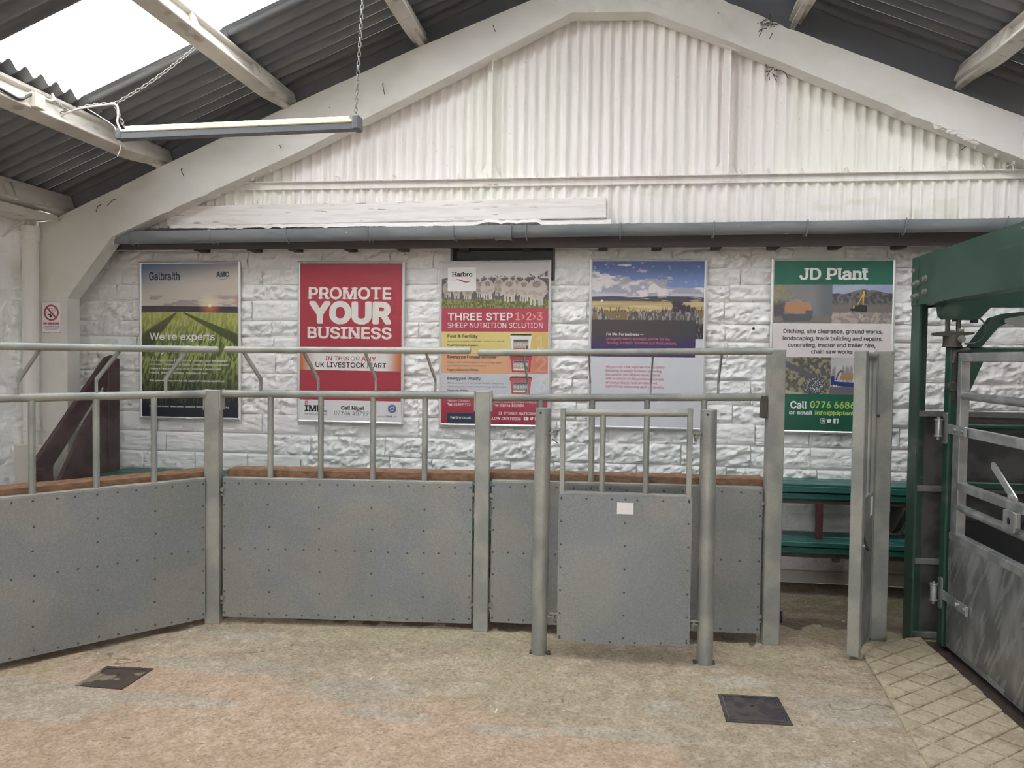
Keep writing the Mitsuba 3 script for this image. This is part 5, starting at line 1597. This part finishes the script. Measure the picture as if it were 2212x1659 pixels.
# ---- poster 2: tag, roundel
tg = rect_uv(0.076, 0.865, 0.104, 0.887, 0.004)
pic(1, 'tag_mark', affinity.rotate(tg.difference(tg.buffer(-0.0045)), -8), 9, 'red')
rc = Point(*uvp(0.898, 0.903)).buffer(0.034)
pic(1, 'roundel', union_all([rc.difference(rc.buffer(-0.003)), rc.buffer(-0.005).difference(rc.buffer(-0.014))] +
                            [LineString([(rc.centroid.x + math.cos(t) * -0.02, rc.centroid.y + math.sin(t) * -0.02), (rc.centroid.x + math.cos(t) * 0.02, rc.centroid.y + math.sin(t) * 0.02)]).buffer(0.003) for t in (0.5, 1.57, 2.64)]), 9, 'roundel')
# ---- poster 3: sheep, tag, tubs, icons
wr = np.random.default_rng(21)


def blob(cx, cy, rx, ry, n=44, j=0.07):
    t = np.linspace(0, 2 * np.pi, n, endpoint=False)
    r = 1 + j * (wr.random(n) - 0.5) * 2
    x, y = uvp(cx, cy)
    return Polygon(np.stack([x + rx * PW * r * np.cos(t), y + ry * PH * r * np.sin(t)], 1)).buffer(0)


def sheep(u0, v0, u1, v1, layer, near=True, horn=False):
    w, h = u1 - u0, v1 - v0
    cx = (u0 + u1) / 2
    legs = union_all([rect_uv(cx + o * w - 0.055 * w, v0 + 0.70 * h, cx + o * w + 0.055 * w, v1 - abs(o) * 0.14 * h, 0.001) for o in (-0.24, -0.08, 0.14, 0.27)])
    pic(2, 'sheep_leg', legs, layer, 'face')
    pic(2, 'fleece', blob(cx, v0 + 0.50 * h, 0.50 * w, 0.32 * h), layer + 0.5, 'wool' if near else 'wool2')
    pic(2, 'fleece_shade', union_all([blob(cx + wr.normal(0, 0.2 * w), v0 + (0.55 + 0.16 * wr.random()) * h, 0.10 * w, 0.035 * h, 14, 0.4) for _ in range(9)]), layer + 0.7, 'wool2' if near else 'wooldark')
    pic(2, 'fleece_shade', blob(cx, v0 + 0.34 * h, 0.19 * w, 0.11 * h, 30, 0.2), layer + 0.8, 'wooldark')
    ears = union_all([shape_uv([(cx + s * 0.08 * w, v0 + 0.10 * h), (cx + s * 0.36 * w, v0 + 0.005 * h), (cx + s * 0.30 * w, v0 + 0.09 * h), (cx + s * 0.10 * w, v0 + 0.16 * h)]) for s in (-1, 1)])
    pic(2, 'sheep_ear', ears, layer + 0.9, 'wooldark')
    pic(2, 'sheep_face', shape_uv([(cx - 0.12 * w, v0 + 0.07 * h), (cx + 0.12 * w, v0 + 0.07 * h), (cx + 0.13 * w, v0 + 0.16 * h), (cx + 0.06 * w, v0 + 0.27 * h), (cx - 0.06 * w, v0 + 0.27 * h), (cx - 0.13 * w, v0 + 0.16 * h)]), layer + 1.0, 'face')
    pic(2, 'sheep_marking', union_all([shape_uv([(cx + s * 0.12 * w, v0 + 0.09 * h), (cx + s * 0.05 * w, v0 + 0.13 * h), (cx + s * 0.10 * w, v0 + 0.19 * h)]) for s in (-1, 1)] +
                                      [shape_uv([(cx - 0.05 * w, v0 + 0.24 * h), (cx + 0.05 * w, v0 + 0.24 * h), (cx, v0 + 0.28 * h)])]), layer + 1.1, 'dark')


for q in ((0.03, 0.11, 0.12, 0.225), (0.115, 0.12, 0.20, 0.232), (0.20, 0.12, 0.31, 0.235), (0.32, 0.100, 0.42, 0.225), (0.645, 0.092, 0.73, 0.215), (0.485, 0.082, 0.585, 0.217)):
    sheep(*q, 1.0, near=False)
for q, l in (((0.375, 0.088, 0.50, 0.238), 2.4), ((0.70, 0.092, 0.82, 0.250), 2.4), ((0.555, 0.086, 0.705, 0.250), 3.8), ((0.775, 0.076, 0.967, 0.274), 5.2)):
    sheep(*q, l)
pic(2, 'shed', shape_uv([(0.945, 0.075), (0.968, 0.06), (0.968, 0.10), (0.945, 0.095)]), 1, 'slate')
pic(2, 'logo_tag', rect_uv(0.077, 0.040, 0.334, 0.184, 0.008), 7.2, 'white')
pic(2, 'rule', rect_uv(0.112, 0.1035, 0.299, 0.1050), 8, 'haze')
sw = [(0.128 + 0.163 * t, 0.121 - 0.0075 * math.sin(t * 6.0 + 0.3)) for t in np.linspace(0, 1, 24)]
pic(2, 'swoosh', shape_uv([(a, b - 0.0042 * math.sin(math.pi * j / 23)) for j, (a, b) in enumerate(sw)] + [(a, b + 0.0042 * math.sin(math.pi * j / 23)) for j, (a, b) in reversed(list(enumerate(sw)))]), 8, 'crimson')


def tub(u0, v0, u1, v1, ink, n):
    w, h = u1 - u0, v1 - v0
    pic(2, 'tub', shape_uv([(u0 + 0.04 * w, v0 + 0.16 * h), (u1 - 0.04 * w, v0 + 0.16 * h), (u1 - 0.10 * w, v1), (u0 + 0.10 * w, v1)]), 2, ink)
    pic(2, 'tub_rim', shape_uv([(u0, v0 + 0.06 * h), (u1, v0 + 0.06 * h), (u1 - 0.01 * w, v0 + 0.26 * h), (u0 + 0.01 * w, v0 + 0.26 * h)]), 2.4, ink)
    pic(2, 'tub_lid', shape_uv([(u0 + 0.07 * w, v0), (u1 - 0.07 * w, v0), (u1 - 0.01 * w, v0 + 0.08 * h), (u0 + 0.01 * w, v0 + 0.08 * h)]), 3, 'dark')
    pic(2, 'tub_label', rect_uv(u0 + 0.16 * w, v0 + 0.30 * h, u1 - 0.16 * w, v0 + 0.92 * h), 3, 'wool2' if n != 3 else 'haze')
    pic(2, 'tub_label_picture', union_all([blob(u0 + (0.24 + 0.13 * j) * w, v0 + 0.60 * h, 0.055 * w, 0.10 * h, 12, 0.3) for j in range(5)]), 3.6, 'face')
    pic(2, 'tub_label_picture', union_all([rect_uv(u0 + 0.18 * w, v0 + 0.34 * h, u0 + 0.8 * w, v0 + 0.45 * h), rect_uv(u1 - 0.28 * w, v0 + 0.62 * h, u1 - 0.18 * w, v0 + 0.86 * h)]), 3.6, 'slate')
    pic(2, 'tub_label_band', rect_uv(u0 + 0.17 * w, v0 + 0.80 * h, u0 + 0.68 * w, v0 + 0.90 * h), 3.8, 'tubrose' if n == 1 else 'paper')


tub(0.638, 0.441, 0.837, 0.545, 'white', 1)
tub(0.639, 0.566, 0.839, 0.668, 'tubred', 2)
tub(0.638, 0.695, 0.840, 0.800, 'tubrose', 3)
for txt, ink, (u0, v0, u1, v1) in (('1', 'pale1', (0.880, 0.445, 0.945, 0.535)), ('2', 'pale2', (0.868, 0.577, 0.965, 0.667)), ('3', 'pale3', (0.870, 0.701, 0.960, 0.785))):
    g_ = flat_text(txt, True)
    a, b, c, d = g_.bounds
    (xa, ya), (xb, yb) = uvp(u0, v1), uvp(u1, v0)
    pic(2, 'big_digit', affinity.affine_transform(g_, [(xb - xa) / (c - a), 0, 0, (yb - ya) / (d - b), xa - a * (xb - xa) / (c - a), ya - b * (yb - ya) / (d - b)]), 4, ink)
pic(2, 'web_box', rect_uv(0.076, 0.919, 0.325, 0.983, 0.006), 3, 'navy')


def bird(cx, cy, s):
    """A small bird mark."""
    return union_all([affinity.scale(Point(cx, cy).buffer(s * 0.36), 1.15, 0.95), Polygon([(cx - s * 0.50, cy + s * 0.42), (cx - s * 0.05, cy + s * 0.12), (cx - s * 0.1, cy - s * 0.1), (cx - s * 0.42, cy + s * 0.02)]),
                      Point(cx + s * 0.2, cy + s * 0.22).buffer(s * 0.22), Polygon([(cx + s * 0.3, cy + s * 0.35), (cx + s * 0.55, cy + s * 0.30), (cx + s * 0.36, cy + s * 0.1)]),
                      Polygon([(cx - s * 0.55, cy - s * 0.38), (cx - s * 0.05, cy - s * 0.34), (cx + s * 0.2, cy - s * 0.1), (cx - s * 0.2, cy - s * 0.18)])])


yt = rect_uv(0.766, 0.937, 0.810, 0.957, 0.004)
x_, y_ = yt.centroid.x, yt.centroid.y
pic(2, 'play_icon', yt.difference(Polygon([(x_ - 0.006, y_ + 0.006), (x_ - 0.006, y_ - 0.006), (x_ + 0.007, y_)])), 9, 'white')
pic(2, 'bird_icon', bird(*uvp(0.838, 0.947), 0.026), 9, 'white')


def f_icon(cx, cy, s):
    f_ = union_all([sbox(cx - s * 0.02, cy - s * 0.5, cx + s * 0.16, cy + s * 0.2), sbox(cx - s * 0.14, cy - s * 0.06, cx + s * 0.28, cy + s * 0.08), sbox(cx + s * 0.02, cy + s * 0.16, cx + s * 0.28, cy + s * 0.32)])
    return sbox(cx - s * 0.5, cy - s * 0.5, cx + s * 0.5, cy + s * 0.5).buffer(-s * 0.12).buffer(s * 0.12).difference(f_)


pic(2, 'letter_icon', f_icon(*uvp(0.880, 0.947), 0.024), 9, 'white')
# ---- poster 4: white house, bush
pic(3, 'house', shape_uv([(0.098, 0.253), (0.098, 0.244), (0.108, 0.238), (0.118, 0.244), (0.118, 0.253)]), 1, 'white')
pic(3, 'bush', union_all([blob(0.745 + wr.normal(0, 0.022), 0.268 + wr.normal(0, 0.012), 0.018, 0.010, 14, 0.4) for _ in range(14)] +
                         [blob(0.80 + wr.normal(0, 0.05), 0.292 + wr.normal(0, 0.008), 0.012, 0.014, 10, 0.5) for _ in range(18)]), 1, 'bush')
stalks = [LineString([uvp(a, 0.31), uvp(a + wr.normal(0, 0.004), 0.30 - 0.022 * wr.random())]).buffer(0.0014) for a in 0.03 + 0.93 * wr.random(60)]
pic(3, 'weed_stalks', union_all(stalks), 1, 'bush')
labels[PKEY[3] + '__weed_stalks'] = {'kind': 'stuff'}
# ---- poster 5: diggers, boulders, trailer, icons
pic(4, 'digger_body', shape_uv([(0.112, 0.290), (0.118, 0.247), (0.29, 0.247), (0.325, 0.262), (0.335, 0.30), (0.29, 0.312), (0.115, 0.310)]), 1, 'orange')
pic(4, 'digger_tracks', shape_uv([(0.105, 0.318), (0.33, 0.318), (0.345, 0.335), (0.32, 0.358), (0.11, 0.362), (0.095, 0.34)]), 1, 'slate')
pic(4, 'digger_cab', shape_uv([(0.15, 0.247), (0.16, 0.232), (0.23, 0.232), (0.25, 0.247)]), 0.8, 'haze')
pic(4, 'digger_body', rect_uv(0.285, 0.297, 0.345, 0.320), 1.4, 'slate')
pic(4, 'digger_arm', union_all([LineString([uvp(0.700, 0.262), uvp(0.748, 0.200)]).buffer(0.004), LineString([uvp(0.748, 0.205), uvp(0.745, 0.262)]).buffer(0.0045), rect_uv(0.742, 0.186, 0.758, 0.214, 0.002)]), 1.2, 'yellow')
pic(4, 'digger_body', union_all([shape_uv([(0.64, 0.292), (0.66, 0.275), (0.72, 0.262), (0.78, 0.268), (0.775, 0.305), (0.65, 0.298)])]), 1, 'dark')
pic(4, 'digger_bucket', shape_uv([(0.662, 0.286), (0.665, 0.268), (0.676, 0.266), (0.680, 0.282)]), 1.4, 'yellow')
for _ in range(30):
    u_, v_ = 0.51 + 0.45 * wr.random(), 0.308 + 0.055 * wr.random()
    if u_ > 0.80 and v_ > 0.335:
        continue
    s_ = 0.010 + 0.35 * (v_ - 0.30)
    pic(4, 'boulder', blob(u_, v_, s_ * 1.3, s_ * 0.55, 7, 0.3).intersection(rect_uv(0.499, 0.29, 0.970, 0.3695)), 1 + (v_ - 0.3) * 40, 'rock' if wr.random() > 0.45 else 'rock2')
pic(4, 'earth_heap', shape_uv([(0.41, 0.655), (0.43, 0.628), (0.46, 0.640), (0.475, 0.665), (0.43, 0.668)]), 1, 'slate')
pic(4, 'digger_arm', union_all([LineString([uvp(0.375, 0.645), uvp(0.395, 0.630), uvp(0.415, 0.655)]).buffer(0.003)]), 1.5, 'tan')
pic(4, 'trailer', shape_uv([(0.502, 0.672), (0.53, 0.668), (0.53, 0.70), (0.66, 0.705), (0.965, 0.71), (0.965, 0.735), (0.66, 0.732), (0.502, 0.722)]), 1, 'blue')
pic(4, 'digger_body', shape_uv([(0.585, 0.66), (0.60, 0.652), (0.68, 0.652), (0.68, 0.69), (0.57, 0.69)]), 1.2, 'orange')
pic(4, 'digger_arm', LineString([uvp(0.545, 0.69), uvp(0.56, 0.655), uvp(0.58, 0.64), uvp(0.61, 0.645)]).buffer(0.005), 1.3, 'slate')
pic(4, 'trailer_wheel', union_all([Point(*uvp(a, 0.724)).buffer(0.006) for a in (0.527, 0.548)]), 2, 'white')
ig = rect_uv(0.422, 0.9125, 0.466, 0.9415, 0.008)
c_ = ig.centroid
pic(4, 'camera_icon', union_all([ig.difference(ig.buffer(-0.0045)), c_.buffer(0.0085).difference(c_.buffer(0.0045)), Point(c_.x + 0.009, c_.y + 0.009).buffer(0.0018)]), 9, 'white')
pic(4, 'bird_icon', bird(*uvp(0.496, 0.927), 0.036), 9, 'white')
pic(4, 'letter_icon', f_icon(*uvp(0.551, 0.926), 0.036), 9, 'white')

# ---- lettering on the no smoking sign and the gate label
def wall_text(k, text, x0, x1, zb, cap, y, m, style='b'):
    g_ = styled(text, style)
    a, b, c, d = g_.bounds
    s_ = (x1 - x0) / (c - a)
    g_ = affinity.affine_transform(g_, [s_, 0, 0, cap, x0 - a * s_, zb])
    part(k, 'lettering', cat([xz_prism(q, y - 0.0004, y) for q in getattr(g_, 'geoms', [g_]) if q.area > 1e-9]), m)


wall_text(SIGN[0], 'NO SMOKING', SIGN[1] + 0.014, SIGN[2] - 0.014, 1.812, 0.016, 5.5138, M_SIGNRED, 'x')
for j, (a, b) in enumerate(((0.02, 0.02), (0.012, 0.012), (0.012, 0.016), (0.03, 0.03))):
    part(SIGN[0], 'small_print', bx(SIGN[1] + a, SIGN[2] - b, 5.5134, 5.5138, 1.799 - j * 0.0085, 1.8015 - j * 0.0085), M_BLACK if j < 3 else M_SIGNRED)
